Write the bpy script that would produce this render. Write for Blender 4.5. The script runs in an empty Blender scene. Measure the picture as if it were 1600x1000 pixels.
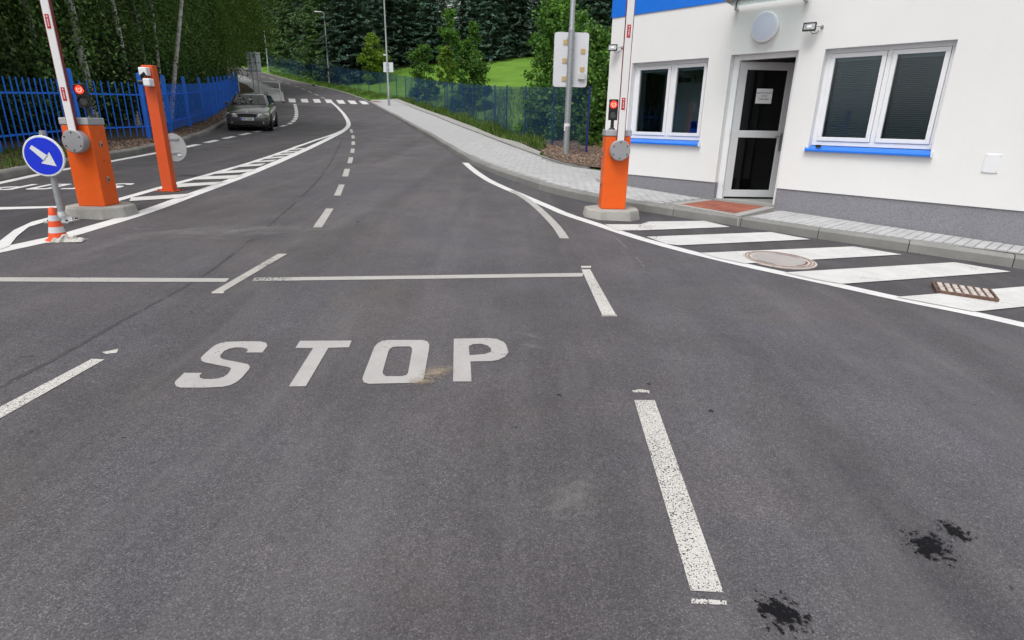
import bpy, bmesh, math, random
import numpy as np
from mathutils import Vector, Matrix
from mathutils.geometry import delaunay_2d_cdt

random.seed(7)
rng = np.random.default_rng(7)
SC = bpy.context.scene
COL = SC.collection

# ------------------------------------------------------------------ camera
EYE = 1.48
cd = bpy.data.cameras.new('camera')
cd.sensor_width = 36.0
cd.lens = 20.25
cd.clip_start = 0.05
cd.clip_end = 1500
cam = bpy.data.objects.new('camera', cd)
COL.objects.link(cam)
right = Vector((0.999818919, 0.00616658, 0.01800282))
down = Vector((0.01902967, -0.32399215, -0.94586836))
fwd = right.cross(-down) * -1.0
fwd = Vector((0.0, 0.94603967, -0.32405083))
cam.matrix_world = Matrix(((right.x, -down.x, -fwd.x, 0.0), (right.y, -down.y, -fwd.y, 0.0), (right.z, -down.z, -fwd.z, EYE), (0, 0, 0, 1)))
SC.camera = cam

# ------------------------------------------------------------------ sky, sun, exposure
SUN_EL, SUN_AZ = math.radians(62), math.radians(214)     # azimuth clockwise from +Y: behind the camera, to the left
world = bpy.data.worlds.new('World')
SC.world = world
world.use_nodes = True
wn, wl = world.node_tree.nodes, world.node_tree.links
wn.clear()
sky = wn.new('ShaderNodeTexSky')
sky.sky_type = 'NISHITA'
sky.sun_disc = False
sky.sun_elevation = SUN_EL
sky.sun_rotation = SUN_AZ
sky.air_density = 1.0
sky.dust_density = 4.0
hs = wn.new('ShaderNodeHueSaturation')
hs.inputs['Saturation'].default_value = 0.12
bg = wn.new('ShaderNodeBackground')
bg.inputs['Strength'].default_value = 0.15
wo = wn.new('ShaderNodeOutputWorld')
wl.new(sky.outputs[0], hs.inputs['Color'])
wl.new(hs.outputs[0], bg.inputs['Color'])
wl.new(bg.outputs[0], wo.inputs['Surface'])
sd = bpy.data.lights.new('sun', 'SUN')
sd.energy = 1.15
sd.angle = math.radians(24)
sd.color = (1.0, 0.97, 0.93)
sun = bpy.data.objects.new('sun', sd)
COL.objects.link(sun)
sun.location = (-20, -20, 40)
to_sun = Vector((math.sin(SUN_AZ) * math.cos(SUN_EL), math.cos(SUN_AZ) * math.cos(SUN_EL), math.sin(SUN_EL)))
sun.rotation_euler = to_sun.to_track_quat('Z', 'Y').to_euler()
SC.view_settings.view_transform = 'Standard'
SC.view_settings.look = 'None'
SC.view_settings.exposure = 0.32
SC.view_settings.gamma = 1.0
SC.view_settings.use_curve_mapping = False
SC.render.engine = 'CYCLES'
SC.cycles.max_bounces = 6
SC.cycles.diffuse_bounces = 3
SC.cycles.transparent_max_bounces = 12
SC.cycles.use_denoising = True

# ------------------------------------------------------------------ ground heights
def rise(y):
    k = 0.00155
    if y <= 12: return 0.0
    if y <= 75: return k * (y - 12) ** 2 / 2
    return k * 63 * 63 / 2 + k * 63 * (y - 75)
def G(x, y): return -0.0268 * x + 0.0297 * y + rise(y)
K = 0.13                                                   # kerb height
MESH_FENCE = [(2.14, 18.07), (-0.1, 23.9), (-1.5, 29.9), (-4.6, 39.6), (-9.3, 51.5), (-12.7, 57.7), (-20.0, 67.5), (-33.3, 83.8)]
BANK = [(40.0, 8.0), (12.0, 15.0), (6.0, 17.2)] + MESH_FENCE + [(-60.0, 110.0)]
def bank(x, y):
    best, sgn = 1e9, 1
    for (ax, ay), (bx, by) in zip(BANK[:-1], BANK[1:]):
        dx, dy = bx - ax, by - ay
        t = max(0.0, min(1.0, ((x - ax) * dx + (y - ay) * dy) / (dx * dx + dy * dy)))
        px, py = ax + t * dx, ay + t * dy
        d = math.hypot(x - px, y - py)
        if d < best:
            best, sgn = d, -1 if dx * (y - ay) - dy * (x - ax) > 0 else 1
    d = best * sgn
    if d <= 0.4: return 0.0
    d -= 0.4
    return 0.15 * min(d, 42) if d > 3 else 0.15 * d * d / 6 + 0.075 * d * (d / 3)
def T(x, y): return G(x, y) + K - 0.01 + bank(x, y)        # ground outside the road

# ------------------------------------------------------------------ materials
def nodes_of(name):
    m = bpy.data.materials.new(name)
    m.use_nodes = True
    nt = m.node_tree
    return m, nt, nt.nodes['Principled BSDF'], nt.nodes['Material Output']
def noise(nt, scale, detail=4.0, rough=0.55, coord=None, dist=0.0):
    n = nt.nodes.new('ShaderNodeTexNoise')
    n.inputs['Scale'].default_value = scale
    n.inputs['Detail'].default_value = detail
    n.inputs['Roughness'].default_value = rough
    n.inputs['Distortion'].default_value = dist
    if coord is not None: nt.links.new(coord, n.inputs['Vector'])
    return n.outputs['Fac']
def ramp(nt, fac, stops):
    r = nt.nodes.new('ShaderNodeValToRGB')
    e = r.color_ramp.elements
    while len(e) < len(stops): e.new(0.5)
    for el, (p, c) in zip(e, stops):
        el.position = p
        el.color = (*c, 1) if isinstance(c, tuple) else (c, c, c, 1)
    nt.links.new(fac, r.inputs['Fac'])
    return r.outputs['Color']
def mix(nt, fac, a, b, mode='MIX'):
    m = nt.nodes.new('ShaderNodeMix')
    m.data_type = 'RGBA'
    m.blend_type = mode
    for i, v in ((0, fac), (6, a), (7, b)):
        sock = m.inputs[i]
        if hasattr(v, 'is_linked'): nt.links.new(v, sock)
        elif isinstance(v, tuple): sock.default_value = (*v, 1)
        else: sock.default_value = v if i == 0 else (v, v, v, 1)
    return m.outputs[2]
def math_node(nt, op, a, b=0.0, clamp=False):
    m = nt.nodes.new('ShaderNodeMath')
    m.operation = op
    m.use_clamp = clamp
    for sock, v in ((m.inputs[0], a), (m.inputs[1], b)):
        if hasattr(v, 'is_linked'): nt.links.new(v, sock)
        else: sock.default_value = v
    return m.outputs[0]
def bumpy(nt, p, height, strength, dist):
    b = nt.nodes.new('ShaderNodeBump')
    b.inputs['Strength'].default_value = strength
    b.inputs['Distance'].default_value = dist
    nt.links.new(height, b.inputs['Height'])
    nt.links.new(b.outputs[0], p.inputs['Normal'])
def position(nt): return nt.nodes.new('ShaderNodeNewGeometry').outputs['Position']
def objco(nt): return nt.nodes.new('ShaderNodeTexCoord').outputs['Object']
def island_random(nt):
    a = nt.nodes.new('ShaderNodeNewGeometry').outputs['Random Per Island']
    b = nt.nodes.new('ShaderNodeObjectInfo').outputs['Random']
    return math_node(nt, 'FRACT', math_node(nt, 'ADD', a, b))

def simple(name, color, rough=0.5, metal=0.0, var=0.08, scale=6.0, bump=0.0, bscale=60.0, dirt=None, emit=None, coat=0.0, spec=0.5):
    """painted / metal / plastic surface with slight mottling and optional dirt colour"""
    m, nt, p, out = nodes_of(name)
    co = objco(nt)
    lo = tuple(max(0, c * (1 - var)) for c in color)
    hi = tuple(min(1, c * (1 + var)) for c in color)
    col = ramp(nt, noise(nt, scale, 5, 0.6, co), [(0.3, lo), (0.7, hi)])
    if dirt:
        col = mix(nt, ramp(nt, noise(nt, scale * 2.3, 8, 0.7, co), [(0.52, 0.0), (0.75, dirt[1])]), col, dirt[0])
    nt.links.new(col, p.inputs['Base Color'])
    p.inputs['Metallic'].default_value = metal
    p.inputs['Specular IOR Level'].default_value = spec
    rr = nt.nodes.new('ShaderNodeMapRange')
    nt.links.new(noise(nt, scale * 1.7, 4, 0.6, co), rr.inputs[0])
    rr.inputs[3].default_value = max(0.02, rough - 0.08)
    rr.inputs[4].default_value = min(1, rough + 0.08)
    nt.links.new(rr.outputs[0], p.inputs['Roughness'])
    if coat: p.inputs['Coat Weight'].default_value = coat
    if bump: bumpy(nt, p, noise(nt, bscale, 6, 0.7, co), bump, 0.004)
    if emit:
        p.inputs['Emission Color'].default_value = (*emit[0], 1)
        p.inputs['Emission Strength'].default_value = emit[1]
    return m

def asphalt(name='asphalt', tone=1.0):
    m, nt, p, out = nodes_of(name)
    co = position(nt)
    v = nt.nodes.new('ShaderNodeTexVoronoi')
    v.inputs['Scale'].default_value = 210
    nt.links.new(co, v.inputs['Vector'])
    sep = nt.nodes.new('ShaderNodeSeparateColor')
    nt.links.new(v.outputs['Color'], sep.inputs[0])
    stones = ramp(nt, sep.outputs[0], [(0.0, (0.062, 0.058, 0.0615)), (0.5, (0.097, 0.0915, 0.097)), (0.86, (0.122, 0.115, 0.121)), (1.0, (0.185, 0.176, 0.178))])
    gap_shade = ramp(nt, v.outputs['Distance'], [(0.35, 1.0), (0.8, 0.7)])  # darker between the stones: relief shade put into the colour
    col = mix(nt, 1.0, stones, gap_shade, 'MULTIPLY')
    clump = ramp(nt, noise(nt, 28, 5, 0.7, co), [(0.3, 0.80), (0.7, 1.18)])
    col = mix(nt, 0.8, col, clump, 'MULTIPLY')
    mid = ramp(nt, noise(nt, 1.6, 7, 0.62, co), [(0.25, 0.80), (0.75, 1.22)])
    col = mix(nt, 1.0, col, mid, 'MULTIPLY')
    big = ramp(nt, noise(nt, 0.22, 5, 0.6, co, 0.6), [(0.3, 0.86), (0.7, 1.13)])
    col = mix(nt, 1.0, col, big, 'MULTIPLY')
    # long faint wheel tracks, lighter and darker
    mt = nt.nodes.new('ShaderNodeMapping')
    mt.inputs['Rotation'].default_value = (0, 0, math.radians(-9))
    mt.inputs['Scale'].default_value = (1.5, 0.07, 1)
    nt.links.new(co, mt.inputs[0])
    tracks = ramp(nt, noise(nt, 1.0, 6, 0.6, mt.outputs[0], 0.25), [(0.32, 0.80), (0.5, 1.0), (0.68, 1.16)])
    col = mix(nt, 0.9, col, tracks, 'MULTIPLY')
    hue = ramp(nt, noise(nt, 0.45, 4, 0.6, co, 0.8), [(0.35, (0.97, 0.98, 1.03)), (0.65, (1.035, 0.995, 0.97))])
    col = mix(nt, 1.0, col, hue, 'MULTIPLY')
    if tone != 1.0: col = mix(nt, 1.0, col, (tone, tone, tone * 1.02), 'MULTIPLY')
    # pale dusty scuffs drawn out along the direction of travel, and brownish stains
    mp = nt.nodes.new('ShaderNodeMapping')
    mp.inputs['Rotation'].default_value = (0, 0, math.radians(-14))
    mp.inputs['Scale'].default_value = (2.4, 0.32, 1)
    nt.links.new(co, mp.inputs[0])
    dust = ramp(nt, noise(nt, 1.0, 9, 0.72, mp.outputs[0], 0.4), [(0.50, 0.0), (0.78, 0.5)])
    col = mix(nt, dust, col, (0.15, 0.143, 0.143))
    tint = ramp(nt, noise(nt, 0.7, 7, 0.68, co, 1.2), [(0.56, 0.0), (0.72, 0.35)])
    col = mix(nt, tint, col, (0.125, 0.108, 0.094))
    pits = ramp(nt, noise(nt, 9.0, 3, 0.5, co), [(0.245, 1.0), (0.275, 0.0)])
    col = mix(nt, pits, col, (0.012, 0.012, 0.013))
    nt.links.new(col, p.inputs['Base Color'])
    rgh = ramp(nt, noise(nt, 0.9, 5, 0.6, co), [(0.3, 0.62), (0.7, 0.85)])
    nt.links.new(rgh, p.inputs['Roughness'])
    h = mix(nt, 0.5, v.outputs['Distance'], noise(nt, 220, 3, 0.6, co))
    bumpy(nt, p, h, 0.45, 0.004)
    return m

def paint(name, color, wear=0.45, rough_edge=False, dirt=0.3):
    """road paint: chipped where the wear noise is high, really cut out so the asphalt below shows"""
    m, nt, p, out = nodes_of(name)
    co = position(nt)
    dirtf = ramp(nt, noise(nt, 3.2, 8, 0.7, co, 0.5), [(0.35, 0.0), (0.8, dirt)])
    col = mix(nt, dirtf, color, tuple(c * 0.55 for c in color))
    fine = ramp(nt, noise(nt, 130, 4, 0.7, co), [(0.3, 0.84), (0.65, 1.0)])
    col = mix(nt, 1.0, col, fine, 'MULTIPLY')
    nt.links.new(col, p.inputs['Base Color'])
    p.inputs['Roughness'].default_value = 0.7
    tr = nt.nodes.new('ShaderNodeBsdfTransparent')
    ms = nt.nodes.new('ShaderNodeMixShader')
    if rough_edge:
        f1 = noise(nt, 150, 2, 0.5, co)
        f2 = noise(nt, 1.3, 3, 0.5, co)
        s = math_node(nt, 'ADD', f1, math_node(nt, 'MULTIPLY', f2, 0.30))
        cut = ramp(nt, s, [(wear, 1.0), (wear + 0.035, 0.0)])
    else:
        f1 = noise(nt, 45, 6, 0.75, co)
        f2 = noise(nt, 2.1, 4, 0.6, co)
        s = math_node(nt, 'ADD', math_node(nt, 'MULTIPLY', f1, 0.7), math_node(nt, 'MULTIPLY', f2, 0.5))
        cut = ramp(nt, s, [(wear, 1.0), (wear + 0.03, 0.0)])
    nt.links.new(cut, ms.inputs[0])
    nt.links.new(p.outputs[0], ms.inputs[1])
    nt.links.new(tr.outputs[0], ms.inputs[2])
    nt.links.new(ms.outputs[0], out.inputs['Surface'])
    bumpy(nt, p, noise(nt, 110, 4, 0.7, co), 0.4, 0.004)
    return m

def stain(name, color, lo, hi, scale, rough=0.3, amount=1.0, amp=1.0):
    """a spill with a ragged edge: opaque in the middle, thinning out through noise to the rim of its sheet"""
    m, nt, p, out = nodes_of(name)
    p.inputs['Base Color'].default_value = (*color, 1)
    p.inputs['Roughness'].default_value = rough
    p.inputs['Specular IOR Level'].default_value = 0.15
    tc = nt.nodes.new('ShaderNodeTexCoord')
    co = tc.outputs['Object']
    n1 = noise(nt, scale, 8, 0.72, co, 0.6)
    ln = nt.nodes.new('ShaderNodeVectorMath')
    ln.operation = 'LENGTH'
    nt.links.new(co, ln.inputs[0])
    d = ln.outputs['Value']
    s = math_node(nt, 'SUBTRACT', math_node(nt, 'ADD', math_node(nt, 'MULTIPLY', n1, amp), 0.92 - 0.5 * amp), d)
    f = ramp(nt, s, [(lo, 0.0), (hi, amount)])
    tr = nt.nodes.new('ShaderNodeBsdfTransparent')
    ms = nt.nodes.new('ShaderNodeMixShader')
    nt.links.new(f, ms.inputs[0])
    nt.links.new(tr.outputs[0], ms.inputs[1])
    nt.links.new(p.outputs[0], ms.inputs[2])
    nt.links.new(ms.outputs[0], out.inputs['Surface'])
    return m

def concrete(name, color, var=0.18, scale=4.0, island=0.0, bump=0.35, spots=0.25):
    m, nt, p, out = nodes_of(name)
    co = position(nt)
    a = tuple(c * (1 - var) for c in color)
    b = tuple(min(1, c * (1 + var)) for c in color)
    col = ramp(nt, noise(nt, scale, 8, 0.68, co), [(0.28, a), (0.72, b)])
    if island:
        r = island_random(nt)
        col = mix(nt, 1.0, col, ramp(nt, r, [(0.0, 1 - island), (1.0, 1 + island * 0.6)]), 'MULTIPLY')
    grain = ramp(nt, noise(nt, 160, 4, 0.7, co), [(0.32, 0.8), (0.68, 1.12)])
    col = mix(nt, 0.8, col, grain, 'MULTIPLY')
    sp = ramp(nt, noise(nt, scale * 0.9, 9, 0.75, co, 0.8), [(0.58, 0.0), (0.75, spots)])
    col = mix(nt, sp, col, tuple(c * 0.5 for c in color))
    nt.links.new(col, p.inputs['Base Color'])
    p.inputs['Roughness'].default_value = 0.85
    bumpy(nt, p, noise(nt, 120, 6, 0.75, co), bump, 0.004)
    return m

def ground_mat(name, stops, s1, s2, bump=0.6):
    m, nt, p, out = nodes_of(name)
    co = position(nt)
    f = mix(nt, 0.5, noise(nt, s1, 8, 0.7, co), noise(nt, s2, 6, 0.75, co))
    col = ramp(nt, f, stops)
    nt.links.new(col, p.inputs['Base Color'])
    p.inputs['Roughness'].default_value = 0.95
    p.inputs['Specular IOR Level'].default_value = 0.15
    bumpy(nt, p, noise(nt, s2 * 1.5, 6, 0.75, co), bump, 0.03)
    return m

def leafy(name, stops, trans=0.3, rough=0.55):
    m, nt, p, out = nodes_of(name)
    g = nt.nodes.new('ShaderNodeNewGeometry')
    oi = nt.nodes.new('ShaderNodeObjectInfo')
    col = ramp(nt, g.outputs['Random Per Island'], stops)
    tone = ramp(nt, oi.outputs['Random'], [(0.0, 0.75), (1.0, 1.22)])
    col = mix(nt, 1.0, col, tone, 'MULTIPLY')
    nt.links.new(col, p.inputs['Base Color'])
    p.inputs['Roughness'].default_value = rough
    p.inputs['Specular IOR Level'].default_value = 0.25
    tr = nt.nodes.new('ShaderNodeBsdfTranslucent')
    nt.links.new(mix(nt, 1.0, col, (1.0, 1.25, 0.55), 'MULTIPLY'), tr.inputs[0])
    ms = nt.nodes.new('ShaderNodeMixShader')
    ms.inputs[0].default_value = trans
    nt.links.new(p.outputs[0], ms.inputs[1])
    nt.links.new(tr.outputs[0], ms.inputs[2])
    nt.links.new(ms.outputs[0], out.inputs['Surface'])
    return m

def glass_mat(name, tint=(0.75, 0.82, 0.80), refl=1.0):
    m, nt, p, out = nodes_of(name)
    nt.nodes.remove(p)
    t = nt.nodes.new('ShaderNodeBsdfTransparent')
    t.inputs[0].default_value = (*tint, 1)
    g = nt.nodes.new('ShaderNodeBsdfGlossy')
    g.inputs['Roughness'].default_value = 0.015
    fr = nt.nodes.new('ShaderNodeFresnel')
    fr.inputs[0].default_value = 1.5
    n = noise(nt, 0.8, 2, 0.5, objco(nt))
    f = math_node(nt, 'MULTIPLY', fr.outputs[0], math_node(nt, 'ADD', math_node(nt, 'MULTIPLY', n, 0.2), refl))
    ms = nt.nodes.new('ShaderNodeMixShader')
    nt.links.new(f, ms.inputs[0])
    nt.links.new(t.outputs[0], ms.inputs[1])
    nt.links.new(g.outputs[0], ms.inputs[2])
    nt.links.new(ms.outputs[0], out.inputs['Surface'])
    return m

def bark_birch():
    m, nt, p, out = nodes_of('birch_bark')
    co = objco(nt)
    mp = nt.nodes.new('ShaderNodeMapping')
    mp.inputs['Scale'].default_value = (2.2, 2.2, 4.5)
    nt.links.new(co, mp.inputs[0])
    f = noise(nt, 1.6, 7, 0.7, mp.outputs[0], 0.8)
    col = ramp(nt, f, [(0.38, (0.02, 0.018, 0.016)), (0.43, (0.42, 0.41, 0.385)), (0.6, (0.74, 0.73, 0.69))])
    nt.links.new(col, p.inputs['Base Color'])
    p.inputs['Roughness'].default_value = 0.85
    bumpy(nt, p, f, 0.4, 0.02)
    return m

def stucco(name, color, speck=0.0, bump=0.25):
    m, nt, p, out = nodes_of(name)
    co = position(nt)
    col = ramp(nt, noise(nt, 1.1, 6, 0.6, co), [(0.3, tuple(c * 0.965 for c in color)), (0.7, color)])
    if not speck:
        mp = nt.nodes.new('ShaderNodeMapping')
        mp.inputs['Scale'].default_value = (7, 7, 0.5)
        nt.links.new(co, mp.inputs[0])
        streak = ramp(nt, noise(nt, 1.0, 7, 0.65, mp.outputs[0]), [(0.5, 0.0), (0.85, 0.09)])
        col = mix(nt, streak, col, tuple(c * k for c, k in zip(color, (0.80, 0.79, 0.76))))
        grain = ramp(nt, noise(nt, 190, 3, 0.7, co), [(0.3, 0.93), (0.7, 1.03)])
        col = mix(nt, 1.0, col, grain, 'MULTIPLY')
    if speck:
        v = nt.nodes.new('ShaderNodeTexVoronoi')
        v.inputs['Scale'].default_value = 110
        nt.links.new(co, v.inputs['Vector'])
        s = nt.nodes.new('ShaderNodeSeparateColor')
        nt.links.new(v.outputs['Color'], s.inputs[0])
        col = mix(nt, 1.0, col, ramp(nt, s.outputs[0], [(0, 1 - speck), (0.6, 1.0), (1, 1 + speck)]), 'MULTIPLY')
        grime = ramp(nt, noise(nt, 1.7, 8, 0.7, co), [(0.5, 0.0), (0.75, 0.25)])
        col = mix(nt, grime, col, tuple(c * 0.6 for c in color))
    nt.links.new(col, p.inputs['Base Color'])
    p.inputs['Roughness'].default_value = 0.9
    p.inputs['Specular IOR Level'].default_value = 0.2
    bumpy(nt, p, noise(nt, 260, 3, 0.7, co), bump, 0.003)
    return m

M = {}
M['asphalt'] = asphalt('asphalt', 0.93)
M['asphalt_dark'] = asphalt('asphalt_dark', 0.66)
M['paint_white'] = paint('paint_white', (0.72, 0.72, 0.71), 0.44, dirt=0.35)
M['paint_hatch'] = paint('paint_hatch', (0.66, 0.655, 0.64), 0.455, dirt=0.55)
M['paint_stop'] = paint('paint_stop', (0.46, 0.442, 0.435), 0.462, dirt=0.5)
M['paint_dash'] = paint('paint_dash', (0.46, 0.445, 0.42), 0.465, dirt=0.5)
M['paint_rough'] = paint('paint_rough', (0.60, 0.58, 0.55), 0.545, rough_edge=True, dirt=0.25)
M['paint_faint'] = paint('paint_faint', (0.22, 0.21, 0.205), 0.62, dirt=0.3)
M['seam'] = paint('seam', (0.068, 0.066, 0.068), 0.59, dirt=0.1)
M['oil'] = stain('oil', (0.006, 0.006, 0.008), 0.36, 0.52, 4.2, 0.8, 0.9, amp=3.2)
M['sand'] = stain('sand', (0.36, 0.29, 0.21), 0.25, 0.95, 5.0, 0.95, 0.7, amp=1.8)
M['chalk'] = stain('chalk', (0.26, 0.25, 0.245), 0.30, 1.1, 5.0, 0.95, 0.42, amp=2.2)
M['kerb'] = concrete('kerb', (0.23, 0.23, 0.22), 0.16, 3.0, 0.12)
M['kerb_old'] = concrete('kerb_old', (0.21, 0.205, 0.19), 0.2, 3.0, 0.15)
M['paver'] = concrete('paver', (0.44, 0.44, 0.445), 0.09, 3.0, 0.08)
M['joint'] = concrete('joint', (0.27, 0.265, 0.255), 0.2, 5.0)
M['slab'] = concrete('slab', (0.34, 0.33, 0.315), 0.15, 2.0)
M['footing'] = concrete('footing', (0.36, 0.35, 0.325), 0.18, 5.0)
M['red_paver'] = concrete('red_paver', (0.30, 0.095, 0.06), 0.16, 5.0, 0.2)
M['terrain'] = ground_mat('terrain', [(0.3, (0.05, 0.042, 0.03)), (0.7, (0.10, 0.085, 0.06))], 1.0, 8.0)
M['soil'] = ground_mat('soil', [(0.3, (0.035, 0.025, 0.018)), (0.5, (0.095, 0.070, 0.052)), (0.68, (0.17, 0.13, 0.10))], 3.0, 22.0)
M['mulch'] = ground_mat('mulch', [(0.3, (0.05, 0.032, 0.022)), (0.5, (0.15, 0.105, 0.08)), (0.7, (0.26, 0.19, 0.15))], 4.0, 26.0)
M['meadow'] = ground_mat('meadow', [(0.3, (0.05, 0.105, 0.016)), (0.5, (0.105, 0.215, 0.027)), (0.7, (0.19, 0.31, 0.05))], 0.35, 5.0, 1.0)
M['blades'] = leafy('blades', [(0.0, (0.035, 0.075, 0.014)), (0.6, (0.085, 0.15, 0.028)), (1.0, (0.17, 0.21, 0.06))])
M['chips'] = leafy('chips', [(0.0, (0.04, 0.028, 0.02)), (0.5, (0.15, 0.10, 0.075)), (1.0, (0.30, 0.22, 0.17))], 0.0, 0.9)
M['birch_leaf'] = leafy('birch_leaf', [(0.0, (0.030, 0.068, 0.018)), (0.55, (0.085, 0.17, 0.042)), (1.0, (0.23, 0.34, 0.11))], 0.28)
M['birch_leaf_lit'] = leafy('birch_leaf_lit', [(0.0, (0.045, 0.098, 0.018)), (0.6, (0.105, 0.188, 0.033)), (1.0, (0.195, 0.27, 0.06))], 0.3)  # leaves of the lit birches, the light put into their colour
M['spruce_needle'] = leafy('spruce_needle', [(0.0, (0.028, 0.06, 0.04)), (0.6, (0.06, 0.116, 0.08)), (1.0, (0.14, 0.224, 0.17))], 0.08)
M['pine_green'] = leafy('pine_green', [(0.0, (0.032, 0.076, 0.025)), (0.6, (0.076, 0.148, 0.047)), (1.0, (0.153, 0.252, 0.081))], 0.1)
M['bush_leaf'] = leafy('bush_leaf', [(0.0, (0.034, 0.088, 0.016)), (0.6, (0.081, 0.182, 0.03)), (1.0, (0.162, 0.284, 0.054))], 0.3)
M['lime_leaf'] = leafy('lime_leaf', [(0.0, (0.069, 0.138, 0.016)), (0.6, (0.144, 0.236, 0.028)), (1.0, (0.241, 0.31, 0.046))], 0.35)
M['under_leaf'] = leafy('under_leaf', [(0.0, (0.020, 0.046, 0.014)), (0.6, (0.048, 0.096, 0.026)), (1.0, (0.10, 0.165, 0.048))], 0.2)
M['bark'] = simple('bark', (0.075, 0.055, 0.042), 0.9, var=0.35, scale=9, bump=0.8, bscale=25)
M['bark_birch'] = bark_birch()
M['wall'] = stucco('wall', (0.82, 0.82, 0.815))
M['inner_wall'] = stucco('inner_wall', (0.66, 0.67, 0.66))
M['plinth'] = stucco('plinth', (0.25, 0.25, 0.275), 0.20, 0.5)
M['pvc'] = simple('pvc', (0.80, 0.81, 0.83), 0.35, var=0.02)
M['pvc_grey'] = simple('pvc_grey', (0.63, 0.64, 0.66), 0.4, var=0.03)
M['blue_sheet'] = simple('blue_sheet', (0.012, 0.17, 0.72), 0.4, var=0.05)
M['blue_plastic'] = simple('blue_plastic', (0.012, 0.12, 0.80), 0.35, var=0.05)
M['hollow_shade'] = simple('hollow_shade', (0.015, 0.015, 0.016), 0.8, var=0.1)
M['slat'] = simple('slat', (0.50, 0.57, 0.62), 0.45, metal=0.1, var=0.05)
M['glass'] = glass_mat('glass', (0.76, 0.84, 0.86), 1.15)
M['glass_dark'] = glass_mat('glass_dark', (0.14, 0.17, 0.20), 1.2)
M['glass_clear'] = glass_mat('glass_clear', (0.86, 0.93, 0.92), 1.0)
M['car_glass'] = glass_mat('car_glass', (0.12, 0.14, 0.15), 1.5)
M['steel'] = simple('steel', (0.50, 0.51, 0.52), 0.32, metal=0.9, var=0.06)
M['galv'] = simple('galv', (0.40, 0.42, 0.44), 0.5, metal=0.55, var=0.14, scale=14)
M['galv_pale'] = simple('galv_pale', (0.50, 0.51, 0.52), 0.55, metal=0.3, var=0.12, scale=12, dirt=((0.22, 0.21, 0.2), 0.4))
M['orange'] = simple('orange', (0.84, 0.115, 0.004), 0.42, var=0.05, scale=3, dirt=((0.42, 0.10, 0.035), 0.45))
M['orange_post'] = simple('orange_post', (0.66, 0.085, 0.014), 0.42, var=0.05, scale=3, dirt=((0.4, 0.09, 0.03), 0.25))
M['cap_grey'] = simple('cap_grey', (0.40, 0.41, 0.43), 0.45, var=0.06, scale=8)
M['hub_grey'] = simple('hub_grey', (0.34, 0.34, 0.355), 0.4, metal=0.2, var=0.06, scale=10)
M['arm_white'] = simple('arm_white', (0.76, 0.755, 0.76), 0.4, var=0.03, scale=4)
M['arm_red'] = simple('arm_red', (0.20, 0.014, 0.018), 0.5, var=0.1)
M['refl_red'] = simple('refl_red', (0.48, 0.012, 0.022), 0.3, var=0.15, scale=60)
M['black_plastic'] = simple('black_plastic', (0.014, 0.014, 0.015), 0.45, var=0.1)
M['black_rubber'] = simple('black_rubber', (0.018, 0.018, 0.019), 0.85, var=0.15, scale=20)
M['lens_red'] = simple('lens_red', (0.75, 0.03, 0.02), 0.3, emit=((1.0, 0.055, 0.03), 1.25), var=0.1, scale=40)
M['lens_hot'] = simple('lens_hot', (0.9, 0.3, 0.2), 0.3, emit=((1.0, 0.42, 0.32), 1.3))
M['lens_off'] = simple('lens_off', (0.10, 0.10, 0.105), 0.25, var=0.15, scale=70)
M['fence_blue'] = simple('fence_blue', (0.02, 0.19, 0.86), 0.42, var=0.10, scale=3)
M['mesh_blue'] = simple('mesh_blue', (0.008, 0.055, 0.135), 0.5, var=0.12, scale=3)
M['post_violet'] = simple('post_violet', (0.03, 0.03, 0.24), 0.5, var=0.1)
M['sign_blue'] = simple('sign_blue', (0.006, 0.032, 0.66), 0.35, var=0.03)
M['sign_white'] = simple('sign_white', (0.74, 0.76, 0.78), 0.4, var=0.02)
M['sign_back'] = simple('sign_back', (0.76, 0.81, 0.84), 0.5, metal=0.0, var=0.06, scale=5)
M['disc_grey'] = simple('disc_grey', (0.40, 0.40, 0.40), 0.5, metal=0.2, var=0.08, scale=5)
M['panel_white'] = simple('panel_white', (0.72, 0.73, 0.76), 0.45, var=0.03)
M['pad_tan'] = simple('pad_tan', (0.55, 0.40, 0.20), 0.8, var=0.15, scale=30)
M['cone_orange'] = simple('cone_orange', (0.82, 0.085, 0.018), 0.5, var=0.06, dirt=((0.3, 0.07, 0.03), 0.3))
M['cone_white'] = simple('cone_white', (0.60, 0.61, 0.63), 0.5, var=0.05, dirt=((0.3, 0.3, 0.3), 0.4))
M['rag'] = simple('rag', (0.42, 0.41, 0.38), 0.8, var=0.25, scale=14)
M['rust'] = simple('rust', (0.13, 0.075, 0.055), 0.85, var=0.45, scale=25, dirt=((0.06, 0.035, 0.025), 0.8), bump=0.5)
M['rust_pale'] = simple('rust_pale', (0.50, 0.44, 0.40), 0.8, var=0.25, scale=30, dirt=((0.17, 0.085, 0.05), 0.7), bump=0.4)
M['lid'] = concrete('lid', (0.36, 0.335, 0.325), 0.08, 4.0, 0, 0.2, 0.1)
M['opal'] = simple('opal', (0.66, 0.70, 0.84), 0.35, var=0.02)
M['paper'] = simple('paper', (0.78, 0.78, 0.80), 0.7, var=0.03)
M['ink'] = simple('ink', (0.03, 0.03, 0.035), 0.7)
M['car_paint'] = simple('car_paint', (0.135, 0.132, 0.127), 0.24, metal=0.6, var=0.04, coat=1.0)
M['chrome'] = simple('chrome', (0.75, 0.75, 0.76), 0.12, metal=1.0, var=0.03)
M['lamp_glass'] = simple('lamp_glass', (0.40, 0.41, 0.42), 0.2, metal=0.3, var=0.25, scale=30)
M['headlamp'] = simple('headlamp', (0.72, 0.73, 0.75), 0.15, metal=0.3, var=0.2, scale=30)
M['tyre'] = simple('tyre', (0.012, 0.012, 0.012), 0.85, var=0.2, scale=30)
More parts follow.
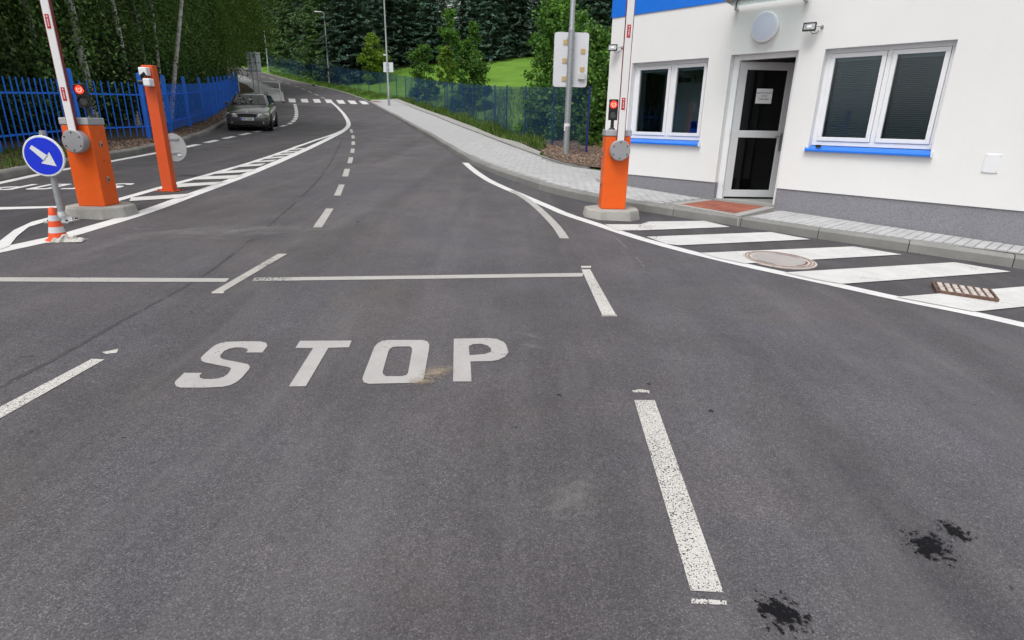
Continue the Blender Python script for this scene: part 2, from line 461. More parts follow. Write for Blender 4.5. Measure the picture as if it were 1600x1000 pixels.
M['pale_paint'] = simple('pale_paint', (0.60, 0.61, 0.60), 0.45, var=0.05)
D = {'branch':[(-0.044,10.609),(0.176,9.81),(0.343,8.992),(0.501,7.936),(0.573,7.309),(0.605,6.791)],
 'cross':[[(-17.995,48.58),(-17.488,48.655),(-16.061,44.797),(-16.425,44.465)],[(-17.106,48.807),(-16.698,49.166),(-15.343,45.44),(-15.733,45.092)],
           [(-16.317,49.312),(-15.907,49.667),(-14.53,45.804),(-14.916,45.466)],[(-15.429,49.52),(-14.958,49.737),(-13.67,46.026),(-14.081,45.673)],[(-14.473,49.415),(-14.032,49.785),(-12.743,45.96),(-13.159,45.607)],
           [(-13.617,49.589),(-13.057,49.694),(-11.868,46.018),(-12.372,45.933)],[(-12.709,49.624),(-12.252,49.996),(-11.112,46.472),(-11.515,46.142)]],
 'dash':[[(-7.014,25.606),(-6.923,25.673),(-6.394,23.823),(-6.487,23.758)],[(-6.133,22.562),(-6.04,22.625),(-5.645,21.182),(-5.737,21.122)],[(-5.456,20.052),(-5.365,20.11),(-5.018,18.812),(-5.115,18.754)],
          [(-4.81,17.539),(-4.715,17.592),(-4.4,16.359),(-4.494,16.309)],[(-4.22,15.143),(-4.12,15.193),(-3.792,13.837),(-3.889,13.791)],[(-3.653,12.717),(-3.547,12.763),(-3.243,11.496),(-3.348,11.455)],
          [(-3.095,10.36),(-3.003,10.392),(-2.728,9.166),(-2.824,9.137)],[(-2.599,8.014),(-2.502,8.04),(-2.272,6.796),(-2.372,6.773)],[(-2.295,5.513),(-2.21,5.529),(-2.258,4.3),(-2.335,4.288)]],
 'far_dash':[(-15.703,50.589),(-19.14,57.58),(-22.782,64.291),(-25.256,67.995),(-28.817,73.245),(-31.953,77.283)],
 'far_letters':{'O':[[(-6.866,8.494),(-7.035,8.427),(-7.066,8.443),(-7.083,8.493),(-7.088,8.543),(-7.122,8.946),(-7.119,8.992),(-7.103,9.017),(-6.895,9.107),(-6.869,9.096),(-6.855,9.062),(-6.849,9.016),
                        (-6.815,8.629),(-6.819,8.57),(-6.836,8.519)],
                       [(-6.921,8.582),(-6.987,8.552),(-7.002,8.57),(-7.011,8.613),(-7.042,8.919),(-7.038,8.945),(-7.022,8.966),(-6.951,8.992),(-6.932,8.972),(-6.924,8.938),(-6.898,8.677),(-6.896,8.628),
                        (-6.905,8.596)]],
                 'P':[[(-7.195,8.342),(-7.373,8.261),(-7.421,8.257),(-7.461,8.292),(-7.476,8.339),(-7.491,8.446),(-7.477,8.521),(-7.447,8.579),(-7.414,8.611),(-7.312,8.655),(-7.34,8.913),(-7.258,8.943)],
                       [(-7.284,8.431),(-7.306,8.387),(-7.346,8.369),(-7.381,8.385),(-7.402,8.431),(-7.401,8.481),(-7.376,8.521),(-7.3,8.569)]],
                 'S':[[(-6.23,8.941),(-6.229,8.911),(-6.214,8.89),(-6.185,8.883),(-6.155,8.895),(-6.133,8.923),(-6.123,8.964),(-6.13,9.017),(-6.142,9.049),(-6.166,9.065),(-6.267,9.076),(-6.299,9.081),(-6.322,9.11),
                        (-6.329,9.141),(-6.336,9.24),(-6.335,9.295),(-6.322,9.335),(-6.299,9.363),(-6.23,9.397),(-6.133,9.433),(-6.11,9.426),(-6.088,9.401),(-6.08,9.377),(-6.072,9.281),(-6.147,9.252),(-6.15,9.286),
                        (-6.165,9.308),(-6.186,9.313),(-6.216,9.304),(-6.24,9.289),(-6.256,9.262),(-6.261,9.229),(-6.255,9.186),(-6.247,9.157),(-6.232,9.146),(-6.101,9.131),(-6.077,9.117),(-6.059,9.088),
                        (-6.053,9.054),(-6.046,8.916),(-6.053,8.871),(-6.08,8.836),(-6.155,8.796),(-6.242,8.766),(-6.274,8.776),(-6.295,8.812),(-6.306,8.912)]],
                 'T':[[(-6.427,8.682),(-6.68,8.579),(-6.692,8.681),(-6.595,8.729),(-6.637,9.231),(-6.568,9.259),(-6.524,8.761),(-6.438,8.791)]]},
 'hatch':[[(-5.361,8.147),(-4.782,8.725),(-4.743,8.303),(-5.21,7.869)],[(-5.496,9.564),(-4.941,10.051),(-4.929,9.664),(-5.294,9.196)],[(-5.57,10.539),(-5.05,10.99),(-5.002,10.451),(-5.525,10.074)],
           [(-5.662,11.323),(-5.218,11.975),(-5.145,11.456),(-5.581,10.88)],[(-5.786,12.414),(-5.453,13.01),(-5.37,12.538),(-5.713,12.001)],[(-5.846,13.218),(-5.545,13.859),(-5.471,13.436),(-5.791,12.886)],
           [(-5.914,14.035),(-5.66,14.713),(-5.587,14.282),(-5.859,13.703)],[(-6.003,14.888),(-5.757,15.531),(-5.687,15.055),(-5.945,14.521)],[(-6.07,15.701),(-5.834,16.287),(-5.79,15.855),(-6.017,15.342)],
           [(-6.156,16.636),(-5.931,17.155),(-5.869,16.746),(-6.1,16.242)]],
 'hatch2':[[(1.227,7.77),(1.735,7.888),(1.889,8.115),(2.757,8.383),(3.004,7.998),(1.641,7.466),(1.338,7.4)],[(1.644,7.085),(3.468,7.761),(3.829,7.391),(1.934,6.681),(1.797,6.736)],
            [(2.097,6.349),(4.217,7.071),(4.605,6.737),(2.452,5.953),(2.212,6.151)],[(2.729,5.656),(5.029,6.454),(5.411,6.127),(3.136,5.325),(2.927,5.462)],
            [(3.439,4.972),(5.063,5.532),(5.797,5.775),(5.896,5.468),(4.499,4.855),(3.899,4.644)]],
 'left_dash':[(-8.673,15.695),(-8.892,17.191),(-9.239,19.527),(-9.515,22.154),(-9.732,24.519),(-9.89,26.056),(-10.175,27.524),(-10.845,29.896),(-11.928,33.187),(-13.63,37.964),(-15.909,44.053)],
 'left_edge':[(-7.671,8.246),(-7.808,8.895),(-8.033,10.035),(-8.138,10.811),(-8.24,11.986),(-8.432,13.715),(-8.482,14.181)],
 'letters':{'O':[[(-0.797,3.497),(-0.584,3.521),(-0.547,3.498),(-0.527,3.443),(-0.522,3.392),(-0.492,2.977),(-0.498,2.932),(-0.52,2.911),(-0.78,2.873),(-0.811,2.89),(-0.828,2.928),(-0.834,2.976),(-0.864,3.374),
                    (-0.857,3.433),(-0.835,3.48)],
                   [(-0.731,3.395),(-0.648,3.408),(-0.63,3.386),(-0.621,3.341),(-0.591,3.025),(-0.598,2.999),(-0.618,2.983),(-0.707,2.974),(-0.729,3.0),(-0.738,3.035),(-0.763,3.306),(-0.763,3.355),(-0.752,3.385)]],
             'P':[[(-0.383,3.566),(-0.16,3.603),(-0.1,3.595),(-0.052,3.549),(-0.034,3.498),(-0.019,3.386),(-0.039,3.315),(-0.078,3.263),(-0.12,3.24),(-0.247,3.221),(-0.222,2.955),(-0.324,2.945)],
                   [(-0.275,3.454),(-0.247,3.493),(-0.197,3.501),(-0.154,3.476),(-0.129,3.425),(-0.132,3.374),(-0.164,3.341),(-0.26,3.311)]],
             'S':[[(-1.6,3.209),(-1.6,3.24),(-1.618,3.265),(-1.654,3.279),(-1.691,3.275),(-1.72,3.252),(-1.733,3.214),(-1.726,3.158),(-1.712,3.123),(-1.683,3.101),(-1.559,3.064),(-1.518,3.051),(-1.491,3.016),
                    (-1.483,2.983),(-1.477,2.881),(-1.481,2.826),(-1.498,2.789),(-1.528,2.767),(-1.614,2.75),(-1.736,2.738),(-1.765,2.752),(-1.79,2.782),(-1.8,2.808),(-1.807,2.908),(-1.713,2.917),(-1.71,2.882),
                    (-1.693,2.857),(-1.666,2.845),(-1.629,2.848),(-1.599,2.857),(-1.578,2.879),(-1.571,2.912),(-1.577,2.957),(-1.585,2.987),(-1.604,3.002),(-1.766,3.051),(-1.795,3.071),(-1.816,3.105),(-1.823,3.14),
                    (-1.828,3.281),(-1.817,3.325),(-1.783,3.353),(-1.689,3.374),(-1.58,3.382),(-1.54,3.364),(-1.515,3.322),(-1.504,3.219)]],
             'T':[[(-1.347,3.419),(-1.03,3.46),(-1.018,3.353),(-1.14,3.33),(-1.104,2.814),(-1.191,2.803),(-1.23,3.316),(-1.337,3.308)]]},
 'lower':[(-13.843,46.223),(-12.533,42.833),(-11.285,39.276),(-10.158,36.02),(-9.189,33.025),(-8.277,30.091),(-7.653,27.814),(-7.269,26.058),(-6.914,24.064),(-6.595,21.94),(-5.823,16.61),(-5.105,11.67),
           (-4.865,9.611),(-4.769,8.633),(-4.63,7.432),(-4.598,6.683),(-4.604,6.311),(-4.598,5.823),(-4.666,5.493),(-4.735,5.207),(-4.776,4.986)],
 'right_main':[(-1.264,15.144),(-1.057,14.11),(-0.804,12.974),(-0.487,11.769),(-0.165,10.861),(0.048,10.321),(0.281,9.703),(0.533,9.045),(0.761,8.415),(1.137,7.75),(1.455,7.137),(1.886,6.498),(2.406,5.919),
                (2.774,5.583),(3.103,5.275),(3.455,4.929),(3.858,4.623),(4.094,4.369),(4.256,4.203)],
 'rough':[[(-2.478,2.291),(-2.377,2.178),(-2.37,2.368),(-2.328,3.032),(-2.4,3.033),(-2.454,2.469)],[(0.664,5.445),(0.749,5.459),(0.794,4.151),(0.685,4.137)],
           [(0.671,2.818),(0.785,2.828),(0.714,1.508),(0.606,1.511)]],
 'seam':[(-2.7,1.6),(-2.619,2.667),(-2.597,3.135),(-2.615,3.646),(-2.597,4.172),(-2.615,4.844),(-2.735,5.669),(-2.812,6.348),(-3.141,8.308),(-3.617,10.951),(-4.59,15.131),(-5.998,20.89)],
 'seam2':[(0.955,8.49),(1.192,7.529),(1.281,6.601),(1.322,5.885),(1.321,5.148)],
 'seam3':[(-4.483,4.904),(-4.548,5.193),(-4.587,5.592)],
 'smudge':[[(0.599,1.479),(0.712,1.474),(0.706,1.457),(0.593,1.458)],[(-2.341,4.299),(-2.248,4.313),(-2.238,4.271),(-2.321,4.259)],[(0.682,4.166),(0.8,4.181),(0.795,4.145),(0.677,4.13)],
            [(0.678,2.93),(0.729,2.95),(0.778,2.939),(0.773,2.901),(0.758,2.915),(0.685,2.908)],[(0.674,5.573),(0.778,5.591),(0.763,5.517),(0.667,5.501)],
            [(-2.405,3.128),(-2.346,3.181),(-2.319,3.128),(-2.37,3.104)]],
 'stop':[[(-4.276,4.384),(-4.076,4.416),(-3.244,4.537),(-2.371,4.658),(-2.357,4.559),(-3.176,4.433),(-3.992,4.315),(-4.188,4.285)],
          [(-2.18,4.706),(-0.836,4.991),(0.672,5.32),(0.646,5.195),(-0.82,4.886),(-2.162,4.611)],[(-6.593,7.019),(-6.325,7.115),(-5.79,7.343),(-5.71,7.236),(-6.201,6.966),(-6.465,6.874)]],
 'tyre_mark':[(-6.51,11.829),(-6.435,12.445),(-6.407,13.093),(-6.499,13.982)],
 'upper':[(-7.052,24.553),(-6.806,22.658),(-6.51,18.918),(-5.799,13.315),(-5.595,10.577),(-5.512,9.104),(-5.43,8.185),(-5.39,7.468)],
 'wedge':[(-4.896,5.328),(-4.988,5.511),(-5.224,5.97),(-5.364,6.386),(-5.373,6.632),(-5.369,6.795),(-5.231,6.608),(-5.238,6.453),(-5.205,6.14),(-4.994,5.725),(-4.758,5.342),(-4.735,5.207)]}
# ------------------------------------------------------------------ mesh helpers
class MB:
    """collects shapes into ONE mesh"""
    def __init__(self): self.v, self.f = [], []
    def add(self, vs, fs):
        b = len(self.v)
        self.v += [tuple(v) for v in vs]
        self.f += [tuple(b + i for i in f) for f in fs]
        return self
    def box(self, x0, x1, y0, y1, z0, z1):
        return self.add([(x0, y0, z0), (x1, y0, z0), (x1, y1, z0), (x0, y1, z0), (x0, y0, z1), (x1, y0, z1), (x1, y1, z1), (x0, y1, z1)],
                        [(0, 3, 2, 1), (4, 5, 6, 7), (0, 1, 5, 4), (1, 2, 6, 5), (2, 3, 7, 6), (3, 0, 4, 7)])
    def obox(self, mat, sx, sy, sz):
        c = [(x * sx / 2, y * sy / 2, z * sz / 2) for z in (-1, 1) for x, y in ((-1, -1), (1, -1), (1, 1), (-1, 1))]
        return self.add([mat @ Vector(p) for p in c], [(0, 3, 2, 1), (4, 5, 6, 7), (0, 1, 5, 4), (1, 2, 6, 5), (2, 3, 7, 6), (3, 0, 4, 7)])
    def prism(self, poly, z0, z1, taper=1.0):
        n = len(poly)
        cx = sum(p[0] for p in poly) / n
        cy = sum(p[1] for p in poly) / n
        vs = [(x, y, z0) for x, y in poly] + [(cx + (x - cx) * taper, cy + (y - cy) * taper, z1) for x, y in poly]
        return self.add(vs, [tuple(range(n - 1, -1, -1)), tuple(range(n, 2 * n))] + [(i, (i + 1) % n, n + (i + 1) % n, n + i) for i in range(n)])
    def tube(self, pts, rads, n=10, caps=True):
        """a round bar through the points, one radius per point"""
        pts = [Vector(p) for p in pts]
        if not hasattr(rads, '__len__'): rads = [rads] * len(pts)
        base = len(self.v)
        for i, p in enumerate(pts):
            d = (pts[min(i + 1, len(pts) - 1)] - pts[max(i - 1, 0)]).normalized()
            a = d.orthogonal().normalized() if abs(d.z) < 0.9 else d.cross(Vector((0, 1, 0))).normalized()
            b = d.cross(a)
            for k in range(n):
                t = 2 * math.pi * k / n
                self.v.append(tuple(p + (a * math.cos(t) + b * math.sin(t)) * rads[i]))
        for i in range(len(pts) - 1):
            for k in range(n):
                a0, a1 = base + i * n + k, base + i * n + (k + 1) % n
                self.f.append((a0, a1, a1 + n, a0 + n))
        if caps:
            self.f.append(tuple(base + k for k in range(n - 1, -1, -1)))
            self.f.append(tuple(base + (len(pts) - 1) * n + k for k in range(n)))
        return self
    def lathe(self, prof, n=24, axis='z', at=(0, 0, 0), caps=True):
        """revolve (radius, height) points"""
        base = len(self.v)
        for r, h in prof:
            for k in range(n):
                t = 2 * math.pi * k / n
                c, s = r * math.cos(t), r * math.sin(t)
                p = (c, s, h) if axis == 'z' else (c, -h, s)
                self.v.append((p[0] + at[0], p[1] + at[1], p[2] + at[2]))
        for i in range(len(prof) - 1):
            for k in range(n):
                a0, a1 = base + i * n + k, base + i * n + (k + 1) % n
                self.f.append((a0, a1, a1 + n, a0 + n))
        if not caps: return self
        if prof[0][0] > 1e-6: self.f.append(tuple(base + k for k in range(n - 1, -1, -1)))
        if prof[-1][0] > 1e-6: self.f.append(tuple(base + (len(prof) - 1) * n + k for k in range(n)))
        return self
    def build(self, name, mat, parent=None, smooth=False, bevel=0.0, seg=2):
        me = bpy.data.meshes.new(name)
        me.from_pydata(self.v, [], self.f)
        bm = bmesh.new()
        bm.from_mesh(me)
        bmesh.ops.recalc_face_normals(bm, faces=bm.faces)
        if bevel:
            sharp = [e for e in bm.edges if len(e.link_faces) == 2 and e.calc_face_angle(0) > 0.5]
            bmesh.ops.bevel(bm, geom=sharp, offset=bevel, segments=seg, profile=0.5, affect='EDGES', clamp_overlap=True)
        bm.to_mesh(me)
        bm.free()
        me.materials.append(mat)
        if smooth:
            me.polygons.foreach_set('use_smooth', [True] * len(me.polygons))
            me.set_sharp_from_angle(angle=math.radians(38))
        return link(name, me, parent)
def link(name, me, parent=None):
    o = bpy.data.objects.new(name, me)
    COL.objects.link(o)
    if parent is not None: o.parent = parent
    return o
def tag(o, label=None, cat=None, group=None, kind=None):
    if label: o['label'] = label
    if cat: o['category'] = cat
    if group: o['group'] = group
    if kind: o['kind'] = kind
    return o
def thing(name, label, cat, loc=(0, 0, 0), rz=0.0, group=None, scale=1.0):
    o = bpy.data.objects.new(name, None)
    o.empty_display_size = 0.2
    COL.objects.link(o)
    o.location = loc
    o.rotation_euler = (0, 0, rz)
    o.scale = (scale, scale, scale)
    return tag(o, label, cat, group)
def copy_tree(o, parent=None):
    c = o.copy()
    COL.objects.link(c)
    c.parent = parent
    for ch in list(o.children): copy_tree(ch, c)
    return c
def arrays(name, V, F, mat, parent=None, smooth=False):
    """a mesh straight from numpy arrays, all faces with the same corner count"""
    V, F = np.asarray(V, np.float32), np.asarray(F, np.int32)
    me = bpy.data.meshes.new(name)
    n, k = F.shape
    me.vertices.add(len(V))
    me.vertices.foreach_set('co', V.ravel())
    me.loops.add(n * k)
    me.loops.foreach_set('vertex_index', F.ravel())
    me.polygons.add(n)
    me.polygons.foreach_set('loop_start', np.arange(0, n * k, k, dtype=np.int32))
    me.polygons.foreach_set('loop_total', np.full(n, k, np.int32))
    me.update(calc_edges=True)
    me.materials.append(mat)
    return link(name, me, parent)

# ------------------------------------------------------------------ plan helpers
def chaikin(pts, n=2, closed=False):
    for _ in range(n):
        out = [] if closed else [pts[0]]
        rngi = range(len(pts)) if closed else range(len(pts) - 1)
        for i in rngi:
            (ax, ay), (bx, by) = pts[i], pts[(i + 1) % len(pts)]
            out += [(ax * .75 + bx * .25, ay * .75 + by * .25), (ax * .25 + bx * .75, ay * .25 + by * .75)]
        if not closed: out.append(pts[-1])
        pts = out
    return pts
def resample(pts, step):
    """points every step metres along a polyline"""
    out, carry = [pts[0]], 0.0
    for (ax, ay), (bx, by) in zip(pts[:-1], pts[1:]):
        L = math.hypot(bx - ax, by - ay)
        s = step - carry
        while s <= L:
            out.append((ax + (bx - ax) * s / L, ay + (by - ay) * s / L))
            s += step
        carry = L - (s - step)
    return out
def offset(pts, d):
    """polyline moved d metres to its right"""
    out = []
    for i, p in enumerate(pts):
        a, b = pts[max(0, i - 1)], pts[min(len(pts) - 1, i + 1)]
        dx, dy = b[0] - a[0], b[1] - a[1]
        L = math.hypot(dx, dy) or 1
        out.append((p[0] + dy / L * d, p[1] - dx / L * d))
    return out
def dense(loop, step, closed=True):
    out = []
    n = len(loop)
    for i in range(n if closed else n - 1):
        (ax, ay), (bx, by) = loop[i], loop[(i + 1) % n]
        k = max(1, int(math.ceil(math.hypot(bx - ax, by - ay) / step)))
        out += [(ax + (bx - ax) * j / k, ay + (by - ay) * j / k) for j in range(k)]
    if not closed: out.append(loop[-1])
    return out
def inside(x, y, poly):
    r, j = False, len(poly) - 1
    for i in range(len(poly)):
        (xi, yi), (xj, yj) = poly[i], poly[j]
        if (yi > y) != (yj > y) and x < (xj - xi) * (y - yi) / (yj - yi) + xi: r = not r
        j = i
    return r
def sheet_data(loops, zf, step):
    pts, faces = [], []
    for lp in loops:
        d = dense(lp, step)
        faces.append(list(range(len(pts), len(pts) + len(d))))
        pts += d
    edges = [(f[i], f[(i + 1) % len(f)]) for f in faces for i in range(len(f))]
    xs, ys = [p[0] for p in pts], [p[1] for p in pts]
    if max(xs) - min(xs) > step or max(ys) - min(ys) > step:
        for i in range(int((max(xs) - min(xs)) / step)):
            for j in range(int((max(ys) - min(ys)) / step)):
                x, y = min(xs) + (i + .5) * step, min(ys) + (j + .5) * step
                if inside(x, y, loops[0]): pts.append((x, y))
    r = delaunay_2d_cdt([Vector(p) for p in pts], edges, faces, 2, 1e-5)
    V = [(v.x, v.y, zf(v.x, v.y)) for v in r[0]]
    F = []
    for f in r[2]:
        a, b, c = (r[0][i] for i in f[:3])
        F.append(tuple(f) if (b - a).cross(c - a) > 0 else tuple(reversed(f)))
    return V, F
def drape(name, loops, mat, zf, step=1.5, parent=None, origin=(0, 0, 0)):
    """a sheet with the given outline (and holes) laid over the ground"""
    V, F = sheet_data(loops, zf, step)
    me = bpy.data.meshes.new(name)
    me.from_pydata([(x - origin[0], y - origin[1], z - origin[2]) for x, y, z in V], [], F)
    me.materials.append(mat)
    o = link(name, me, parent)
    o.location = origin
    return o
def strip_loop(pts, w):
    return offset(pts, w / 2) + offset(pts, -w / 2)[::-1]
def strip(name, pts, w, mat, off, parent, step=0.7):
    pts = dense(pts, step, False)
    a, b = offset(pts, -w / 2), offset(pts, w / 2)
    V = [(x, y, G(x, y) + off) for x, y in a] + [(x, y, G(x, y) + off) for x, y in b]
    n = len(pts)
    me = bpy.data.meshes.new(name)
    me.from_pydata(V, [], [(n + i, n + i + 1, i + 1, i) for i in range(n - 1)])
    me.materials.append(mat)
    return link(name, me, parent)
def flat(off): return lambda x, y: G(x, y) + off

# ------------------------------------------------------------------ plan lines (metres, camera at the origin)
RIGHT_KERB = [(-52, 104), (-40, 90), (-31, 78.4), (-25.8, 71.2), (-21.3, 65.4), (-18.2, 61.2), (-15.7, 57), (-12.95, 51.4), (-11.3, 47.4), (-10.3, 44.7), (-6.8, 34.7),
              (-3.5, 24), (-1.95, 18.2), (-1.02, 14.65), (-.27, 12.6), (.43, 10.95), (.8, 10.3), (1.05, 9.92), (1.38, 9.55), (1.77, 9.2), (1.99, 9.03), (2.62, 8.52), (3.3, 8.04),
              (3.99, 7.48), (4.75, 6.98), (5.52, 6.43), (6.3, 5.88), (8.0, 4.65), (14, 0.3)]
BAY_KERB = [(-6.0, -12), (-6.6, 2), (-7.4, 6), (-7.91, 9), (-8.23, 10.3), (-8.5, 12.06), (-8.7, 14), (-9.25, 16.7), (-10.54, 21), (-12.33, 25.95), (-14.2, 31), (-16.3, 36.8), (-18.2, 42.2)]
LEFT_ROAD = [(-16.5, 43.4), (-18.4, 48.4), (-20.63, 54.13), (-25.29, 62.48), (-33, 74.5), (-45, 86), (-60, 98)]
EDGING = [(-10.44, 51.62), (-7.71, 44.43), (-4.77, 36.1), (-1.8, 26.02), (-1.31, 24.3), (.71, 16.54), (1.12, 14.9), (1.48, 14.15), (1.96, 13.76), (2.4, 13.6)]
OUTER = [(-10.9, 52.5), (-10.15, 52.6), (-8.1, 47.3), (-3.95, 35.6), (-2.0, 28.92), (-.62, 23.2), (.11, 21.4), (.77, 18.0)]
BLUE_FENCE = [(-8.6, 3.0), (-9.55, 8.6), (-10.48, 14.54), (-10.04, 16.5), (-10.77, 18.9), (-11.64, 21.66), (-12.6, 24.6), (-13.9, 28), (-16.3, 34.2), (-19.5, 42.4), (-22.5, 50.0)]
U, N = Vector((0.6701295, -0.7422442, 0)), Vector((0.7422442, 0.6701295, 0))
def W(u, n): 
    p = U * u + N * n
    return (p.x, p.y)
# ------------------------------------------------------------------ terrain and road
def grid_sheet(name, x0, x1, y0, y1, step, zf, mat):
    xs, ys = np.arange(x0, x1 + .1, step), np.arange(y0, y1 + .1, step)
    V = [(x, y, zf(x, y)) for y in ys for x in xs]
    nx = len(xs)
    F = [(j * nx + i, j * nx + i + 1, (j + 1) * nx + i + 1, (j + 1) * nx + i) for j in range(len(ys) - 1) for i in range(nx - 1)]
    return arrays(name, V, F, mat)
tag(grid_sheet('terrain', -280, 280, -120, 380, 5, lambda x, y: G(x, y) - 0.12, M['terrain']), kind='structure')
road_loop = BAY_KERB + LEFT_ROAD + RIGHT_KERB + [(14, -12)]
road = tag(drape('road', [road_loop], M['asphalt'], flat(0), 1.4), kind='structure')

# the lane beyond the island and the hatched strip are newer, darker asphalt
low_ = chaikin(D['lower'], 1)
left_lane = [(-17.6, 42.2)] + low_[3:] + [(-6.6, 4.4)] + [p for p in BAY_KERB if 4.4 < p[1] < 42.3]
drape('asphalt_lane', [left_lane], M['asphalt_dark'], flat(.0012), 1.4, road)
rm_ = chaikin(D['right_main'], 1)
right_lane = [(p[0] - .03, p[1]) for p in RIGHT_KERB if 3 < p[1] < 14.7][::-1] + [p for p in rm_ if p[1] < 14.2]
drape('asphalt_lane', [right_lane], M['asphalt_dark'], flat(.0012), 1.0, road)

# lane markings, all parts of the road
P_ = 0.004
for k, rings in D['letters'].items():
    o = drape('stop_letter', rings, M['paint_stop'], flat(P_), 0.5, road)
    o['label'] = 'worn white letter %s of the near STOP' % k
for k, rings in D['far_letters'].items():
    o = drape('stop_letter', rings, M['paint_white'], flat(P_), 0.5, road)
    o['label'] = 'white letter %s of the upside-down STOP in the far lane' % k
for q in D['dash']: drape('lane_dash', [q], M['paint_dash'], flat(P_), 0.6, road)
for q in D['rough']:
    o = drape('lane_dash', [q], M['paint_rough'], flat(P_), 0.6, road)
    o['label'] = 'broad rough textured lane dash'
for q in D['smudge']: drape('paint_smear', [q], M['paint_rough'], flat(P_), 0.6, road)
for q in D['stop']: drape('stop_line', [q], M['paint_dash'] if q[0][1] < 6 else M['paint_white'], flat(P_), 0.6, road)
for q in D['cross']: drape('crossing_stripe', [q], M['paint_white'], flat(P_), 0.6, road)
strip('curved_lane_line', chaikin(D['lower'], 1), 0.19, M['paint_white'], P_, road)
strip('thin_lane_line', chaikin(D['upper'], 1), 0.125, M['paint_white'], P_ * 1.5, road)
drape('island_nose_line', [D['wedge']], M['paint_white'], flat(P_ * 2), 0.5, road)
for q in D['hatch']: drape('hatch_stripe', [q], M['paint_hatch'], flat(P_ * 2.5), 0.6, road)
strip('edge_line', chaikin(D['left_edge'], 1), 0.14, M['paint_white'], P_, road)
def dashes(pts, dash, gap, w, mat):
    pts = resample(chaikin(pts, 2), 0.1)
    a, n, s = 0, int(dash / .1), int((dash + gap) / .1)
    while a + n < len(pts):
        strip('bay_dash', pts[a:a + n + 1], w, mat, P_, road)
        a += s
dashes(D['left_dash'], 1.0, 0.6, 0.19, M['paint_white'])
dashes(D['far_dash'], 2.0, 1.6, 0.14, M['paint_dash'])
strip('curved_lane_line', chaikin(D['right_main'], 1), 0.155, M['paint_white'], P_, road)
strip('branch_line', chaikin(D['branch'], 1), 0.115, M['paint_dash'], P_ * 1.5, road)
for q in D['hatch2']:
    o = drape('hatch_stripe', [q], M['paint_hatch'], flat(P_ * 2.5), 0.6, road)
    o['label'] = 'broad white hatch stripe beside the gatehouse kerb'
strip('asphalt_seam', chaikin(D['seam'], 2), 0.035, M['seam'], 0.002, road)
strip('tyre_mark', chaikin(D['tyre_mark'], 1), 0.06, M['seam'], 0.002, road)
strip('faint_line', chaikin(D['seam2'], 2), 0.022, M['paint_faint'], 0.002, road)
strip('faint_line', chaikin(D['seam3'], 2), 0.075, M['paint_faint'], 0.002, road)
for p0, p1, w in (((-4.26, 6.42), (-2.55, 6.72), .02), ((-4.18, 6.28), (-2.9, 6.55), .025), ((-3.9, 6.36), (-3.1, 6.42), .05), ((-4.3, 6.38), (-4.05, 6.22), .02), ((-3.6, 6.1), (-2.6, 6.35), .018)):
    strip('scratch_mark', [p0, ((p0[0] + p1[0]) / 2, (p0[1] + p1[1]) / 2 + .03), p1], w, M['paint_faint'], 0.0025, road)
for name, x, y, r, mt, rz, sx in (('oil_stain', .875, 1.435, .115, 'oil', 0, 1), ('oil_stain', 1.575, 1.77, .115, 'oil', 1, 1.1), ('oil_stain', 1.735, 1.86, .075, 'oil', 2, 1.2),
                                  ('sand_patch', -.43, 3.04, .13, 'sand', .9, 1.3), ('sand_patch', -.50, 2.92, .08, 'sand', .1, 1.5), ('chalk_scuff', -3.6, 6.3, .8, 'chalk', .12, 2.0), ('chalk_scuff', -2.9, 6.6, .5, 'chalk', .2, 2.4),
                                  ('chalk_scuff', .14, 3.68, .09, 'chalk', -.5, 1.6), ('chalk_scuff', .14, 3.5, .09, 'chalk', -.4, 1.6), ('chalk_scuff', .26, 1.98, .2, 'chalk', 1.1, 1.5)):
    loop = [(math.cos(t * math.pi / 8), math.sin(t * math.pi / 8)) for t in range(16)]
    cs, sn = math.cos(rz), math.sin(rz)
    V = []
    for a, b in [(0, 0)] + loop:
        px, py = a * r * sx, b * r
        px, py = px * cs - py * sn, px * sn + py * cs
        V.append((a, b, 0, x + px, y + py))
    # unit-size sheet scaled through the object so the stain's own coordinates run from 0 in the middle to 1 at the rim
    o = link(name, bpy.data.meshes.new(name), road)
    gx, gy = -0.0268, 0.0297
    o.data.from_pydata([(a, b, 0) for a, b, *_ in V], [], [(0, i + 1, (i + 1) % 16 + 1) for i in range(16)])
    o.data.materials.append(M[mt])
    ex = Vector((cs * r * sx, sn * r * sx, (gx * cs + gy * sn) * r * sx))
    ey = Vector((-sn * r, cs * r, (-gx * sn + gy * cs) * r))
    ez = Vector((0, 0, 1))
    o.matrix_local = Matrix(((ex.x, ey.x, ez.x, x), (ex.y, ey.y, ez.y, y), (ex.z, ey.z, ez.z, G(x, y) + (0.0115 if mt == 'sand' else 0.003)), (0, 0, 0, 1)))

